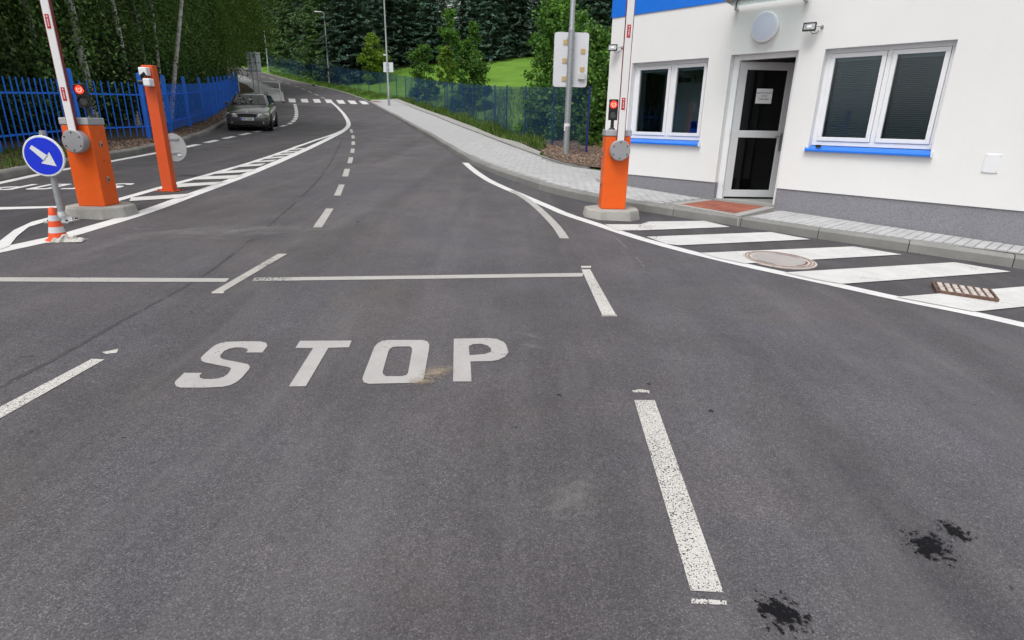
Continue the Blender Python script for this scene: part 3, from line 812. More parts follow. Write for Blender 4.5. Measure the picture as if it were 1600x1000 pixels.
# ------------------------------------------------------------------ kerbs, pavements, verges
def kerb_run(pts, parent, mat, width, side, step=1.0, label=None):
    """one object per kerbstone; the stone's face is on the line, its body on the given side"""
    pts = resample(pts, step)
    for i in range(len(pts) - 1):
        (ax, ay), (bx, by) = pts[i], pts[i + 1]
        dx, dy = bx - ax, by - ay
        L = math.hypot(dx, dy)
        dx, dy = dx / L, dy / L
        nx, ny = (dy * side, -dx * side)
        g = 0.004
        ax, ay, bx, by = ax + dx * g, ay + dy * g, bx - dx * g, by - dy * g
        j = random.uniform(-.004, .004)
        V = []
        for (x, y) in ((ax, ay), (bx, by)):
            z = G(x, y)
            for o_, h in ((0, -.15), (0.004, K - .03), (0.028, K), (width, K), (width, -.15)):
                px, py = x + nx * o_, y + ny * o_
                V.append((px - ax, py - ay, G(px, py) - G(ax, ay) + h + j))
        F = [(i_, (i_ + 1) % 5, 5 + (i_ + 1) % 5, 5 + i_) for i_ in range(5)] + [(4, 3, 2, 1, 0), (5, 6, 7, 8, 9)]
        m = MB().add(V, F)
        o = m.build('kerbstone', mat, parent)
        o.location = (ax, ay, G(ax, ay))
RK = chaikin(RIGHT_KERB, 1)
wall_in = 9.06
PAVE = [p for p in RIGHT_KERB if p[1] < 50]
pk = offset(PAVE, -0.14)
pave_loop = [(-11.75, 49.5)] + pk[:-1] + [(8.6, 4.3), W(3.2, wall_in), W(-7.40, wall_in), (1.80, 11.62), (2.4, 12.4), (2.4, 13.6)] + EDGING[::-1][1:]
def pave_z(x, y):
    """pavement surface: level with the kerb, lifted a little towards the right along the gatehouse wall"""
    u, n = x * U.x + y * U.y, x * N.x + y * N.y
    lift = 0.0
    if u > -4.0: lift = 0.043 * min(1, (u + 4) / 3.0) * max(0, min(1, 1 - (9 - n) / .9))
    return G(x, y) + K + lift
pavement = tag(drape('pavement', [pave_loop], M['joint'], lambda x, y: pave_z(x, y) - 0.012, 0.8), kind='structure')
kerb_run(RIGHT_KERB[4:], pavement, M['kerb'], 0.15, -1)
far_kerb = tag(thing('kerb', None, None), kind='structure')
kerb_run(RIGHT_KERB[1:5], far_kerb, M['kerb_old'], 0.15, -1, 2.0)
kerb_run(BAY_KERB[1:], far_kerb, M['kerb_old'], 0.15, -1)
kerb_run([(-18.2, 42.2), (-16.5, 43.4)], far_kerb, M['kerb_old'], 0.15, -1, 0.5)
kerb_run(LEFT_ROAD[:-1], far_kerb, M['kerb_old'], 0.15, -1, 1.5)

# grey paving stones: the nearest ones single, the rest of the laid field one part
def paver_cell(u, n, lu, ln):
    g = 0.0035
    out = []
    for a, b in ((u + g, n + g), (u + lu - g, n + g), (u + lu - g, n + ln - g), (u + g, n + ln - g)):
        out.append(W(a, b))
    return out
cells = []
row = 0
n0 = 6.6
while n0 < 17.6:                       # stretcher rows on the open pavement
    u0 = -16.0 + (row % 2) * 0.1
    while u0 < -5.2:
        cells.append((u0, n0, .2, .1))
        u0 += 0.2
    n0 += 0.1
    row += 1
pin = offset(PAVE, -0.165)
field = [(-11.75, 49.5)] + pin[:-1] + [(8.6, 4.3), W(3.2, 8.985), W(-7.47, 8.985), (1.70, 11.62), (2.3, 12.4), (2.3, 13.5)] + offset(EDGING[::-1][1:], -0.09)
ramp_zone = (-5.13, -4.0)
good = []
for u0, n0, lu, ln in cells:
    q = paver_cell(u0, n0, lu, ln)
    cx, cy = sum(p[0] for p in q) / 4, sum(p[1] for p in q) / 4
    uc = u0 + lu / 2
    if ramp_zone[0] - .1 < uc < ramp_zone[1] + .1: continue
    if all(inside(x, y, field) for x, y in q): good.append((math.hypot(cx, cy), cx, cy, lu, n0, q))
kerb_un = sorted((x * U.x + y * U.y, x * N.x + y * N.y) for x, y in pin)
def kerb_n(u):
    for (a, b), (c, d) in zip(kerb_un[:-1], kerb_un[1:]):
        if a <= u <= c: return b + (d - b) * (u - a) / max(1e-6, c - a)
    return 9.0
row, u0 = 0, -3.86                      # along the gatehouse wall the stones lie across, cut to fit at the kerb and the wall
while u0 < 1.6:
    lo_n = kerb_n(u0 + .05) + .004
    top_n = 8.985
    ln = .2 if row % 2 else .1
    while top_n - .03 > lo_n:
        bot = max(lo_n, top_n - ln)
        q = paver_cell(u0, bot, .1, top_n - bot)
        cx, cy = sum(p[0] for p in q) / 4, sum(p[1] for p in q) / 4
        good.append((math.hypot(cx, cy), cx, cy, (top_n - bot) * -1, bot, q))
        top_n, ln = bot, .2
    u0 += .1
    row += 1
good.sort()
paver_mesh = None
ang = math.atan2(U.y, U.x)
for i, (d, cx, cy, lu, n0, q) in enumerate(good[:280]):
    if lu < 0 and lu > -.199:            # a cut stone
        h = -lu / 2 - .0035
        o = MB().box(-h, h, -.0465, .0465, -.05, 0).build('paver', M['paver'], pavement, bevel=.004, seg=1)
    elif paver_mesh is None:
        o = MB().box(-.0965, .0965, -.0465, .0465, -.05, 0).build('paver', M['paver'], pavement, bevel=.004, seg=1)
        paver_mesh = o.data
    else:
        o = link('paver', paver_mesh, pavement)
    e = 0.05
    z = pave_z(cx, cy)
    du, dn = (pave_z(cx + U.x * e, cy + U.y * e) - z) / e, (pave_z(cx + N.x * e, cy + N.y * e) - z) / e
    z += random.uniform(-.0015, .0015)
    A, B, da, db = (U, N, du, dn) if lu > 0 else (N, -U, dn, -du)
    o.matrix_local = Matrix(((A.x, B.x, 0, cx), (A.y, B.y, 0, cy), (da + random.uniform(-.006, .006), db, 1, z), (0, 0, 0, 1)))
mb = MB()
for d, cx, cy, lu, n0, q in good[280:]:
    j = random.uniform(-.0015, .0015)
    top = [(x, y, pave_z(x, y) + j) for x, y in q]
    mb.add(top + [(x, y, z - .03) for x, y, z in top], [(0, 1, 2, 3), (4, 5, 1, 0), (5, 6, 2, 1), (6, 7, 3, 2), (7, 4, 0, 3)])
tag(mb.build('paving_field', M['paver'], pavement), kind='stuff')
# beyond the laid field the pavement is too far away to tell its stones apart
far_field = [(-11.7, 49.4)] + [p for p in pin if p[1] > 16.05] + [(-1.36, 16.0), (.74, 16.0), (.70, 16.54)] + [p for p in offset(EDGING[::-1], -0.04) if p[1] > 17]
drape('far_paving', [[p for p in far_field]], M['paver'], lambda x, y: G(x, y) + K - 0.004, 1.0, pavement)
# flush edging stones and the pale concrete strip outside them
pts = resample(EDGING[1:], 1.0)
for (ax, ay), (bx, by) in zip(pts[:-1], pts[1:]):
    a = math.atan2(by - ay, bx - ax)
    m = Matrix.Translation(((ax + bx) / 2, (ay + by) / 2, G((ax + bx) / 2, (ay + by) / 2) + K - .06))
    L = math.hypot(bx - ax, by - ay)
    sl = math.atan2(G(bx, by) - G(ax, ay), L)
    o = MB().box(-L / 2 + .004, L / 2 - .004, -.04, .04, -.1, .085).build('edging_stone', M['kerb'], pavement)
    o.matrix_local = m @ Matrix.Rotation(a, 4, 'Z') @ Matrix.Rotation(-sl, 4, 'Y')
strip_in = offset(EDGING[:6], 0.05)
drape('concrete_strip', [strip_in + OUTER[::-1][:-1]], M['slab'], flat(K + .002), 1.0, pavement)
drape('gutter_slab', [[(1.02, 17.0), (1.3, 15.6), (1.62, 14.75), (2.0, 14.5), (1.66, 14.35), (1.25, 14.95), (.82, 16.6)]], M['slab'], flat(K + .006), 1.0, pavement)
# red paving: ramp at the gatehouse door and the patch at the crossing
sill_z = 0.335
rn0, rn1 = 7.80, 8.86
def ramp_pt(u, n):
    x, y = W(u, n)
    t = (n - rn0) / (rn1 - rn0)
    return (x, y, (G(x, y) + K + .012) * (1 - t) + sill_z * t)
nu, nn = 5, 5
for i in range(nu):
    for j in range(nn):
        ua = lambda n, s: (-4.95 + (-.0 if n > 8.3 else 0)) + s * 0.89
        a, b = i / nu, (i + 1) / nu
        c, d = rn0 + .12 + (rn1 - rn0 - .12) * j / nn, rn0 + .12 + (rn1 - rn0 - .12) * (j + 1) / nn
        g = .003
        qs = [ramp_pt(ua(c, a) + g, c + g), ramp_pt(ua(c, b) - g, c + g), ramp_pt(ua(d, b) - g, d - g), ramp_pt(ua(d, a) + g, d - g)]
        jz = random.uniform(-.002, .002)
        qs = [(x, y, z + jz) for x, y, z in qs]
        MB().add(qs + [(x, y, z - .05) for x, y, z in qs], [(0, 1, 2, 3), (4, 5, 1, 0), (5, 6, 2, 1), (6, 7, 3, 2), (7, 4, 0, 3)]).build('red_brick', M['red_paver'], pavement)
# grey surround and apron of the ramp
for (a, b, c, d) in ((-5.09, -4.955, rn0 + .0, rn1), (-4.055, -3.92, rn0 + .0, rn1)):
    qs = [ramp_pt(a, c), ramp_pt(b, c), ramp_pt(b, d), ramp_pt(a, d)]
    MB().add(qs + [(x, y, z - .2) for x, y, z in qs], [(0, 1, 2, 3), (4, 5, 1, 0), (5, 6, 2, 1), (6, 7, 3, 2), (7, 4, 0, 3)]).build('ramp_border', M['slab'], pavement)
qs = [ramp_pt(-4.955, rn0), ramp_pt(-4.055, rn0), ramp_pt(-4.055, rn0 + .115), ramp_pt(-4.955, rn0 + .115)]
MB().add(qs + [(x, y, z - .2) for x, y, z in qs], [(0, 1, 2, 3), (4, 5, 1, 0), (5, 6, 2, 1), (6, 7, 3, 2), (7, 4, 0, 3)]).build('ramp_border', M['slab'], pavement)
for i in range(2):
    for j in range(2):
        x0, y0 = -11.42 + i * .33 + j * .26, 48.5 - i * .05 - j * .62
        drape('red_brick', [[(x0, y0), (x0 + .31, y0 - .04), (x0 + .55, y0 - .62), (x0 + .24, y0 - .6)]], M['red_paver'], flat(K + .006), 1.0, pavement)

left_pave = [(-16.4, 43.55), (-18.3, 48.5), (-20.5, 54.2), (-25.15, 62.5), (-32.9, 74.6), (-44.9, 86.1), (-46.5, 85), (-34.5, 73.5), (-26.8, 61.6), (-22.9, 54.0), (-21.2, 49.2), (-19.3, 44.0), (-18.3, 42.4)]
tag(drape('pavement', [left_pave], M['paver'], flat(K - .004), 1.5), kind='structure')
bay_back = offset(BAY_KERB, -0.14)
left_loop = bay_back + left_pave[::-1][:7] + [(-61, 98), (-110, 130), (-110, -12)]
tag(drape('verge', [left_loop], M['soil'], lambda x, y: G(x, y) + K - .012, 2.0), kind='structure')
rk_far = offset([p for p in RIGHT_KERB if p[1] >= 50], -0.14)
right_loop = [(-90, 150), (-60, 112)] + rk_far + [(-11.78, 49.6), (-10.6, 51.9)] + OUTER + [(.82, 16.6), (1.0, 15.5), (1.16, 14.92), (1.5, 14.2), (1.98, 13.8), (2.45, 13.62), (3.6, 12.6), W(4.5, 12.9), (40, 6), (110, 6), (110, 150)]
meadow = tag(drape('meadow', [right_loop], M['meadow'], T, 2.0), kind='structure')
mulch_loop = [(.78, 18.0), (.84, 16.6), (1.02, 15.5), (1.2, 14.95), (1.52, 14.22), (2.0, 13.82), (2.5, 13.64), (1.75, 11.64), (2.2, 11.9), (4.6, 13.9), (6.5, 17.5), (6.0, 21.5), (3.5, 23.5), (1.6, 22.6), (.5, 21.9), (.12, 21.5)]
tag(drape('mulch_bed', [mulch_loop], M['mulch'], lambda x, y: T(x, y) + .045, 0.7), kind='structure')

def scatter(name, loop, count, mat, zf, kind):
    xs, ys = [p[0] for p in loop], [p[1] for p in loop]
    V, F = [], []
    n = 0
    while n < count:
        x, y = random.uniform(min(xs), max(xs)), random.uniform(min(ys), max(ys))
        if not inside(x, y, loop): continue
        n += 1
        z = zf(x, y)
        b = len(V)
        if kind == 'chip':
            m = Matrix.Translation((x, y, z + .008)) @ Matrix.Rotation(random.uniform(0, 6.3), 4, 'Z') @ Matrix.Rotation(random.uniform(-.6, .6), 4, 'X')
            a, c, h = random.uniform(.015, .05), random.uniform(.008, .02), .005
            V += [tuple(m @ Vector(p)) for p in ((-a, -c, -h), (a, -c * .7, -h), (a * .8, c, -h), (-a * .9, c, -h), (0, 0, h * 2))]
            F += [(b, b + 1, b + 4), (b + 1, b + 2, b + 4), (b + 2, b + 3, b + 4), (b + 3, b, b + 4)]
        else:
            h = random.uniform(*kind) * (0.6 + 0.8 * abs(math.sin(x * 1.7) * math.cos(y * 1.3)))
            a = random.uniform(0, 6.3)
            w = h * .05 + .004
            l = random.uniform(.1, .6) * h
            dx, dy = math.cos(a), math.sin(a)
            V += [(x - dy * w, y + dx * w, z - .01), (x + dy * w, y - dx * w, z - .01), (x + dx * l, y + dy * l, z + h)]
            F += [(b, b + 1, b + 2)]
    return tag(arrays(name, V, F, mat), kind='stuff')
lk = [p for p in bay_back if p[1] > 1.5]
lf = [p for p in BLUE_FENCE if p[1] < 45]
near_verge = [p for p in lk if p[1] < 40] + [p for p in lf[::-1] if p[1] < 40]
grass_zone = [p for p in lk if p[1] < 12.5] + [(-10.2, 13.2)] + [(p[0] - .9, p[1]) for p in lf[::-1] if p[1] < 13]
Z0 = lambda x, y: G(x, y) + K - .012
scatter('bark_litter', near_verge, 6000, M['chips'], Z0, 'chip')
scatter('verge_grass', grass_zone, 9000, M['blades'], Z0, (.04, .13))
scatter('bark_litter', mulch_loop, 9000, M['chips'], lambda x, y: T(x, y) + .045, 'chip')
weed_zone = OUTER[1:] + [(1.0, 19.0), (.35, 23.9), (-1.1, 29.9), (-4.2, 39.6), (-8.9, 51.5)]
scatter('verge_grass', weed_zone, 14000, M['blades'], T, (.08, .38))
far_verge = rk_far[2:] + [(-11.2, 51.5)] + [(p[0] + .3, p[1]) for p in MESH_FENCE[5:]]
far_verge = [p for p in rk_far if p[1] < 80] + [(-11.6, 50.5), (-10.9, 52.4)] + [(p[0], p[1]) for p in MESH_FENCE[4:]]
scatter('verge_grass', far_verge, 9000, M['blades'], T, (.06, .25))
scatter('meadow_grass', [(.3, 24.5), (3, 24), (9, 30), (3, 52), (-8, 52), (-3.5, 39)], 12000, M['blades'], T, (.1, .4))
# ------------------------------------------------------------------ gatehouse (local x runs along the front wall, y into the house)
house = thing('gatehouse', 'cream rendered gatehouse with grey plinth and blue fascia beside the road', 'building', (*W(0, 9), 0), math.atan2(U.y, U.x))
XL, XR, ZT, TH = -7.43, 4.2, 4.25, 0.30
WINS = ((-6.91, -5.41), (-3.64, -2.13))
DOOR = (-5.03, -4.0)
wz0, wz1, dz0, dz1, pz = 1.20, 2.517, 0.345, 2.53, 0.607
wb = MB()
for a, b in ((XL, -6.91), (-5.41, -5.03), (-4.0, -3.64), (-2.13, XR)): wb.box(a, b, 0, TH, pz, ZT)
for a, b in WINS: wb.box(a, b, 0, TH, pz, wz0).box(a, b, 0, TH, wz1, ZT)
wb.box(*DOOR, 0, TH, dz1, ZT)
sw0, sw1 = 0.75, 2.65
wb.box(XL, XL + TH, TH, sw0, pz, ZT).box(XL, XL + TH, sw1, 4.2, pz, ZT).box(XL, XL + TH, sw0, sw1, pz, 1.25).box(XL, XL + TH, sw0, sw1, 2.5, ZT)
wb.box(XR - TH, XR, TH, 4.2, pz, ZT).box(XL + TH, XR - TH, 3.9, 4.2, pz, ZT)
wb.build('wall', M['wall'], house)
plb = MB()
for a, b in ((XL + .015, -5.03), (-4.0, XR - .015)): plb.box(a, b, .015, TH, -.5, pz)
plb.box(XL + .015, XL + TH, TH, 4.18, -.5, pz).box(XR - TH, XR - .015, TH, 4.18, -.5, pz).box(XL + TH, XR - TH, 3.9, 4.18, -.5, pz)
plb.build('plinth', M['plinth'], house)
MB().box(XL - .014, XR, -.014, -.001, 3.287, ZT + .02).box(XL - .014, XL - .001, -.001, 4.2, 3.287, ZT + .02).build('fascia', M['blue_sheet'], house)
MB().box(XL - .02, XR + .02, -.02, 4.22, ZT + .021, ZT + .15).build('roof', M['cap_grey'], house)
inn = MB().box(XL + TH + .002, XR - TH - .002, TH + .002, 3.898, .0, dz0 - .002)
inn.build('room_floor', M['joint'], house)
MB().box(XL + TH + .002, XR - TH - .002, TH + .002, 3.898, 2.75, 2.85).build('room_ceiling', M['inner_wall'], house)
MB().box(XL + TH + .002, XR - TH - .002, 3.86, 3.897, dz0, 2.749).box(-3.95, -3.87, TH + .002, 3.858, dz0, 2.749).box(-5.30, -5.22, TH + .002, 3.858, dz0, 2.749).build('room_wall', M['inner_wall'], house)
MB().box(DOOR[0] - .0, DOOR[1], .03, TH, dz0 - .25, dz0).build('threshold', M['slab'], house)

def frame_boxes(mb, x0, x1, z0, z1, w, y0, y1):
    return mb.box(x0, x1, y0, y1, z0, z0 + w).box(x0, x1, y0, y1, z1 - w, z1).box(x0, x0 + w, y0, y1, z0 + w, z1 - w).box(x1 - w, x1, y0, y1, z0 + w, z1 - w)
slat_mesh = None
for wi, (x0, x1) in enumerate(WINS):
    z0, z1 = 1.25, wz1
    fb = frame_boxes(MB(), x0, x1, z0, z1, .058, .10, .165)
    mx = x0 + .787
    fb.box(mx - .03, mx + .03, .10, .165, z0 + .058, z1 - .058)
    win = fb.build('window', M['pvc'], house, bevel=.004)
    win['label'] = ('white double window with a blue tray behind its right pane', 'white double window with lowered blinds')[wi]
    for a, b in ((x0 + .062, mx - .034), (mx + .034, x1 - .062)):
        frame_boxes(MB(), a, b, z0 + .062, z1 - .062, .055, .088, .150).build('sash', M['pvc'], win, bevel=.005)
        MB().box(a + .05, b - .05, .118, .124, z0 + .112, z1 - .112).build('pane', M['glass'], win)
        MB().box(a + .058, b - .058, .185, .20, z1 - .155, z1 - .115).build('head_rail', M['slat'], win)
        for q in (.17, .80):
            xx = a + (b - a) * q
            MB().box(xx - .0012, xx + .0012, .194, .196, z0 + .12, z1 - .15).build('blind_cord', M['slat'], win)
        if wi == 1:
            nsl = 43
            tilt = math.radians(33 if a < mx else 24)
            for i in range(nsl):
                zz = z0 + .135 + i * (z1 - z0 - .30) / (nsl - 1)
                if slat_mesh is None:
                    o = MB().box(-.5, .5, -.0125, .0125, -.0006, .0006).build('slat', M['slat'], win)
                    slat_mesh = o.data
                else:
                    o = link('slat', slat_mesh, win)
                o.location = ((a + b) / 2, .203, zz)
                o.rotation_euler = (tilt + random.uniform(-.02, .02), random.uniform(-.001, .001), 0)
                o.scale = (b - a - .13, 1, 1)
    MB().add([(x0 - .03, -.055, z0 - .055), (x1 + .02, -.055, z0 - .055), (x1 + .02, .10, z0 - .005), (x0 - .03, .10, z0 - .005),
              (x0 - .03, -.055, z0 - .085), (x1 + .02, -.055, z0 - .085), (x1 + .02, -.002, z0 - .075), (x0 - .03, -.002, z0 - .075)],
             [(0, 1, 2, 3), (0, 4, 5, 1), (4, 7, 6, 5), (1, 5, 6, 2), (0, 3, 7, 4), (2, 6, 7, 3)]).build('sill', M['blue_sheet'], win, bevel=.006)
    for xx in (x0 - .036, x1 + .021): MB().box(xx, xx + .014, -.06, .0, z0 - .088, z0 - .02).build('sill_cap', M['pvc'], win)
    MB().box(x0 + .02, x1 - .02, .17, .33, z0 + .01, z0 + .04).build('inner_sill', M['pvc_grey'], win)
# the window in the far side wall, seen through the front one
fb = MB().box(XL + .1, XL + .165, sw0, sw1, 1.25, 1.31).box(XL + .1, XL + .165, sw0, sw1, 2.44, 2.5)
for y in (sw0, (sw0 + sw1) / 2 - .07, sw1 - .07): fb.box(XL + .1, XL + .165, y, y + .09, 1.31, 2.44)
sidewin = fb.build('window', M['pvc'], house)
sidewin['label'] = 'window in the side wall'
MB().box(XL + .13, XL + .136, sw0 + .05, sw1 - .03, 1.3, 2.45).build('pane', M['glass'], sidewin)

# door: white frame in the opening, leaf standing ajar into the room
db = MB().box(DOOR[0], DOOR[0] + .10, .10, .17, dz0, dz1).box(DOOR[1] - .07, DOOR[1], .10, .17, dz0, dz1).box(DOOR[0] + .10, DOOR[1] - .07, .10, .17, dz1 - .075, dz1)
door = db.build('door', M['pvc'], house, bevel=.004)
door['label'] = 'half open white glazed door'
LW, LZ0, LZ1 = 0.88, dz0 + .03, dz1 - .085
mid = 1.375
lb = frame_boxes(MB(), 0, LW, LZ0, LZ1, .115, 0, .06)
lb.box(.115, LW - .115, 0, .06, mid - .055, mid + .055)
leaf = lb.build('leaf', M['pvc_grey'], door, bevel=.005)
leaf.location = (DOOR[0] + .105, .15, 0)
leaf.rotation_euler = (0, 0, math.radians(51))
def on_leaf(mb, name, mt, **kw):
    o = mb.build(name, mt, door, **kw)
    o.location = leaf.location
    o.rotation_euler = leaf.rotation_euler
    return o
on_leaf(MB().box(.11, LW - .11, .022, .028, mid + .05, LZ1 - .11), 'pane', M['glass_dark'])
on_leaf(MB().box(.11, LW - .11, .022, .028, LZ0 + .11, mid - .05), 'pane', M['glass_dark'])
for x in (.16, LW - .16):
    on_leaf(MB().box(x - .0015, x + .0015, .034, .037, mid + .06, LZ1 - .12), 'blind_cord', M['slat'])
    on_leaf(MB().box(x - .0015, x + .0015, .034, .037, LZ0 + .12, mid - .06), 'blind_cord', M['slat'])
on_leaf(MB().box(.44, .443, .034, .037, LZ0 + .12, mid - .06), 'blind_cord', M['slat'])
on_leaf(MB().box(.13, LW - .13, .034, .05, LZ1 - .15, LZ1 - .118), 'head_rail', M['slat'])
on_leaf(MB().box(LW - .085, LW - .045, -.012, 0, mid - .25, mid + .02).tube([(LW - .065, -.01, mid - .03), (LW - .065, -.055, mid - .03), (LW - .19, -.055, mid - .03)], .011, 8), 'handle', M['steel'])
for z in (.62, 1.42, 2.22):
    MB().tube([(DOOR[0] + .103, .085, z - .05), (DOOR[0] + .103, .085, z + .05)], .011, 8).build('hinge', M['pvc'], door)
# glass canopy on steel fittings
can = MB().add([(-5.06, -.05, 3.19), (-3.93, -.05, 3.19), (-3.93, -1.05, 3.33), (-5.06, -1.05, 3.33), (-5.06, -.05, 3.205), (-3.93, -.05, 3.205), (-3.93, -1.05, 3.345), (-5.06, -1.05, 3.345)],
               [(0, 1, 2, 3), (4, 7, 6, 5), (0, 4, 5, 1), (1, 5, 6, 2), (2, 6, 7, 3), (3, 7, 4, 0)]).build('canopy', M['glass_clear'], house)
for x in (-5.018, -4.0):
    MB().tube([(x, 0, 3.15), (x, -.075, 3.15)], .02, 10).tube([(x, -.06, 3.14), (x, -.06, 3.235)], .012, 10).lathe([(.026, 3.206), (.026, 3.22)], 12, at=(x, -.06, 0)).lathe([(.026, 3.172), (.026, 3.186)], 12, at=(x, -.06, 0)).build('fitting', M['steel'], can, smooth=True)
    MB().tube([(x, -.9, 3.33), (x, 0, 3.95)], .008, 8).lathe([(.022, 3.3), (.022, 3.36)], 12, at=(x, -.9, 0)).build('tie_rod', M['steel'], can)
MB().box(-1.566, -1.41, -.012, 0, 1.015, 1.227).build('access_panel', M['pvc'], house, bevel=.003)
for x in (-1.552, -1.424):
    for z in (1.03, 1.212): MB().tube([(x, -.011, z), (x, -.0145, z)], .005, 8).build('screw', M['steel'], bpy.data.objects['access_panel'])

def at_house(x, y, z):
    p = U * x + N * (9 + y)
    return (p.x, p.y, z)
HRZ = math.atan2(U.y, U.x)
lamp = thing('wall_lamp', 'round white opal lamp on the wall above the gatehouse door', 'lamp', at_house(-4.535, 0, 2.868), HRZ)
MB().lathe([(.19, 0), (.2, .005), (.205, .055), (.192, .07), (.178, .07)], 40, 'y').build('rim', M['pvc'], lamp, smooth=True)
MB().lathe([(.177, .06), (.176, .074), (.12, .083), (0, .087)], 40, 'y').build('diffuser', M['opal'], lamp, smooth=True)
def floodlight(x, z, lab, yaw):
    f = thing('floodlight', lab, 'floodlight', at_house(x, 0, z), HRZ, 'small floodlights on the gatehouse wall')
    r = Matrix.Translation((0, -.12, 0)) @ Matrix.Rotation(yaw, 4, 'Z') @ Matrix.Rotation(math.radians(-14), 4, 'X')
    mb = MB()
    mb.obox(r @ Matrix.Translation((0, .012, 0)), .165, .03, .105)
    for zz in (-.046, .046): mb.obox(r @ Matrix.Translation((0, -.008, zz)), .165, .02, .013)
    for xx in (-.076, .076): mb.obox(r @ Matrix.Translation((xx, -.008, 0)), .013, .02, .08)
    mb.build('housing', M['black_plastic'], f, bevel=.003)
    MB().obox(r @ Matrix.Translation((0, -.008, 0)), .137, .004, .077).build('lens', M['lamp_glass'], f)
    MB().obox(r @ Matrix.Translation((0, -.012, 0)), .06, .004, .03).build('led_chip', M['sign_white'], f)
    MB().tube([(.085, -.115, 0), (.125, -.09, 0), (.125, 0, 0)], .009, 8).lathe([(.022, 0), (.022, .012)], 12, 'y', (.125, 0, 0)).build('bracket', M['steel'], f)
    MB().tube([(.01, -.09, -.05), (.03, -.07, -.085), (.07, -.04, -.08), (.085, -.01, -.05), (.085, 0, -.045)], .005, 6).build('cable', M['black_plastic'], f)
    return f
floodlight(-3.855, 2.80, 'small black floodlight on the wall between the gatehouse door and the blinds window', math.radians(10))
floodlight(-7.285, 2.785, 'small black floodlight near the corner of the gatehouse below the blue fascia', math.radians(24))
tray = thing('letter_tray', 'blue plastic tray standing inside the gatehouse window', 'tray', at_house(-5.60, .235, 1.29), HRZ)
MB().box(-.1, .1, -.09, .09, 0, .012).box(-.1, -.088, -.09, .09, .012, .26).box(.088, .1, -.09, .09, .012, .26).box(-.088, .088, .078, .09, .012, .26).box(-.088, .088, -.09, -.078, .012, .15).build('tray_body', M['blue_plastic'], tray)
MB().box(-.088, .088, -.085, .078, .262, .274).build('tray_lid', M['blue_plastic'], tray)
wb_ = thing('sensor_box', 'tiny black box on the blue sill of the blinds window', 'box', at_house(-3.50, -.005, 1.225), HRZ)
MB().box(-.032, .032, -.02, .03, 0, .035).build('box_shell', M['black_plastic'], wb_, bevel=.004)
cab_ = thing('added_cupboard', 'pale grey cupboard added to lighten the room behind the left gatehouse window', 'cupboard', at_house(-6.72, 1.95, dz0), HRZ)  # cupboard added so the left window looks lighter inside
MB().box(-.32, .32, -.25, .25, 0, 1.95).build('carcass', M['pvc_grey'], cab_)
for s in (-1, 1):
    d_ = MB().box(-.315 if s < 0 else .003, -.003 if s < 0 else .315, -.268, -.252, .02, 1.93).build('door', M['pvc'], cab_)
    MB().tube([(.04 * s, -.285, .9), (.04 * s, -.285, 1.05)], .006, 6).build('handle', M['steel'], d_)

def glyphs(text, size, mat, parent, mtx, name='lettering'):
    cu = bpy.data.curves.new(name, 'FONT')
    cu.body = text
    cu.size = size
    cu.align_x = 'CENTER'
    cu.align_y = 'CENTER'
    cu.space_line = 1.35
    cu.extrude = 0.0004
    t = bpy.data.objects.new(name, cu)
    COL.objects.link(t)
    dg = bpy.context.evaluated_depsgraph_get()
    me = bpy.data.meshes.new_from_object(t.evaluated_get(dg))
    bpy.data.objects.remove(t)
    me.materials.clear()
    me.materials.append(mat)
    o = link(name, me, parent)
    o.matrix_local = mtx
    return o
ln_ = Vector(at_house(DOOR[0] + .105, .15, 0))
notice = thing('notice', 'white printed paper notice stuck to the upper pane of the open door', 'notice', ln_, HRZ + math.radians(51))
MB().box(.315, .575, .0185, .0205, 1.84, 2.06).build('sheet', M['paper'], notice)
glyphs('NEPOVOLANÝM\nVSTUP\nZAKÁZÁN', .034, M['ink'], notice, Matrix.Translation((.445, .0175, 1.95)) @ Matrix.Rotation(math.pi / 2, 4, 'X'))

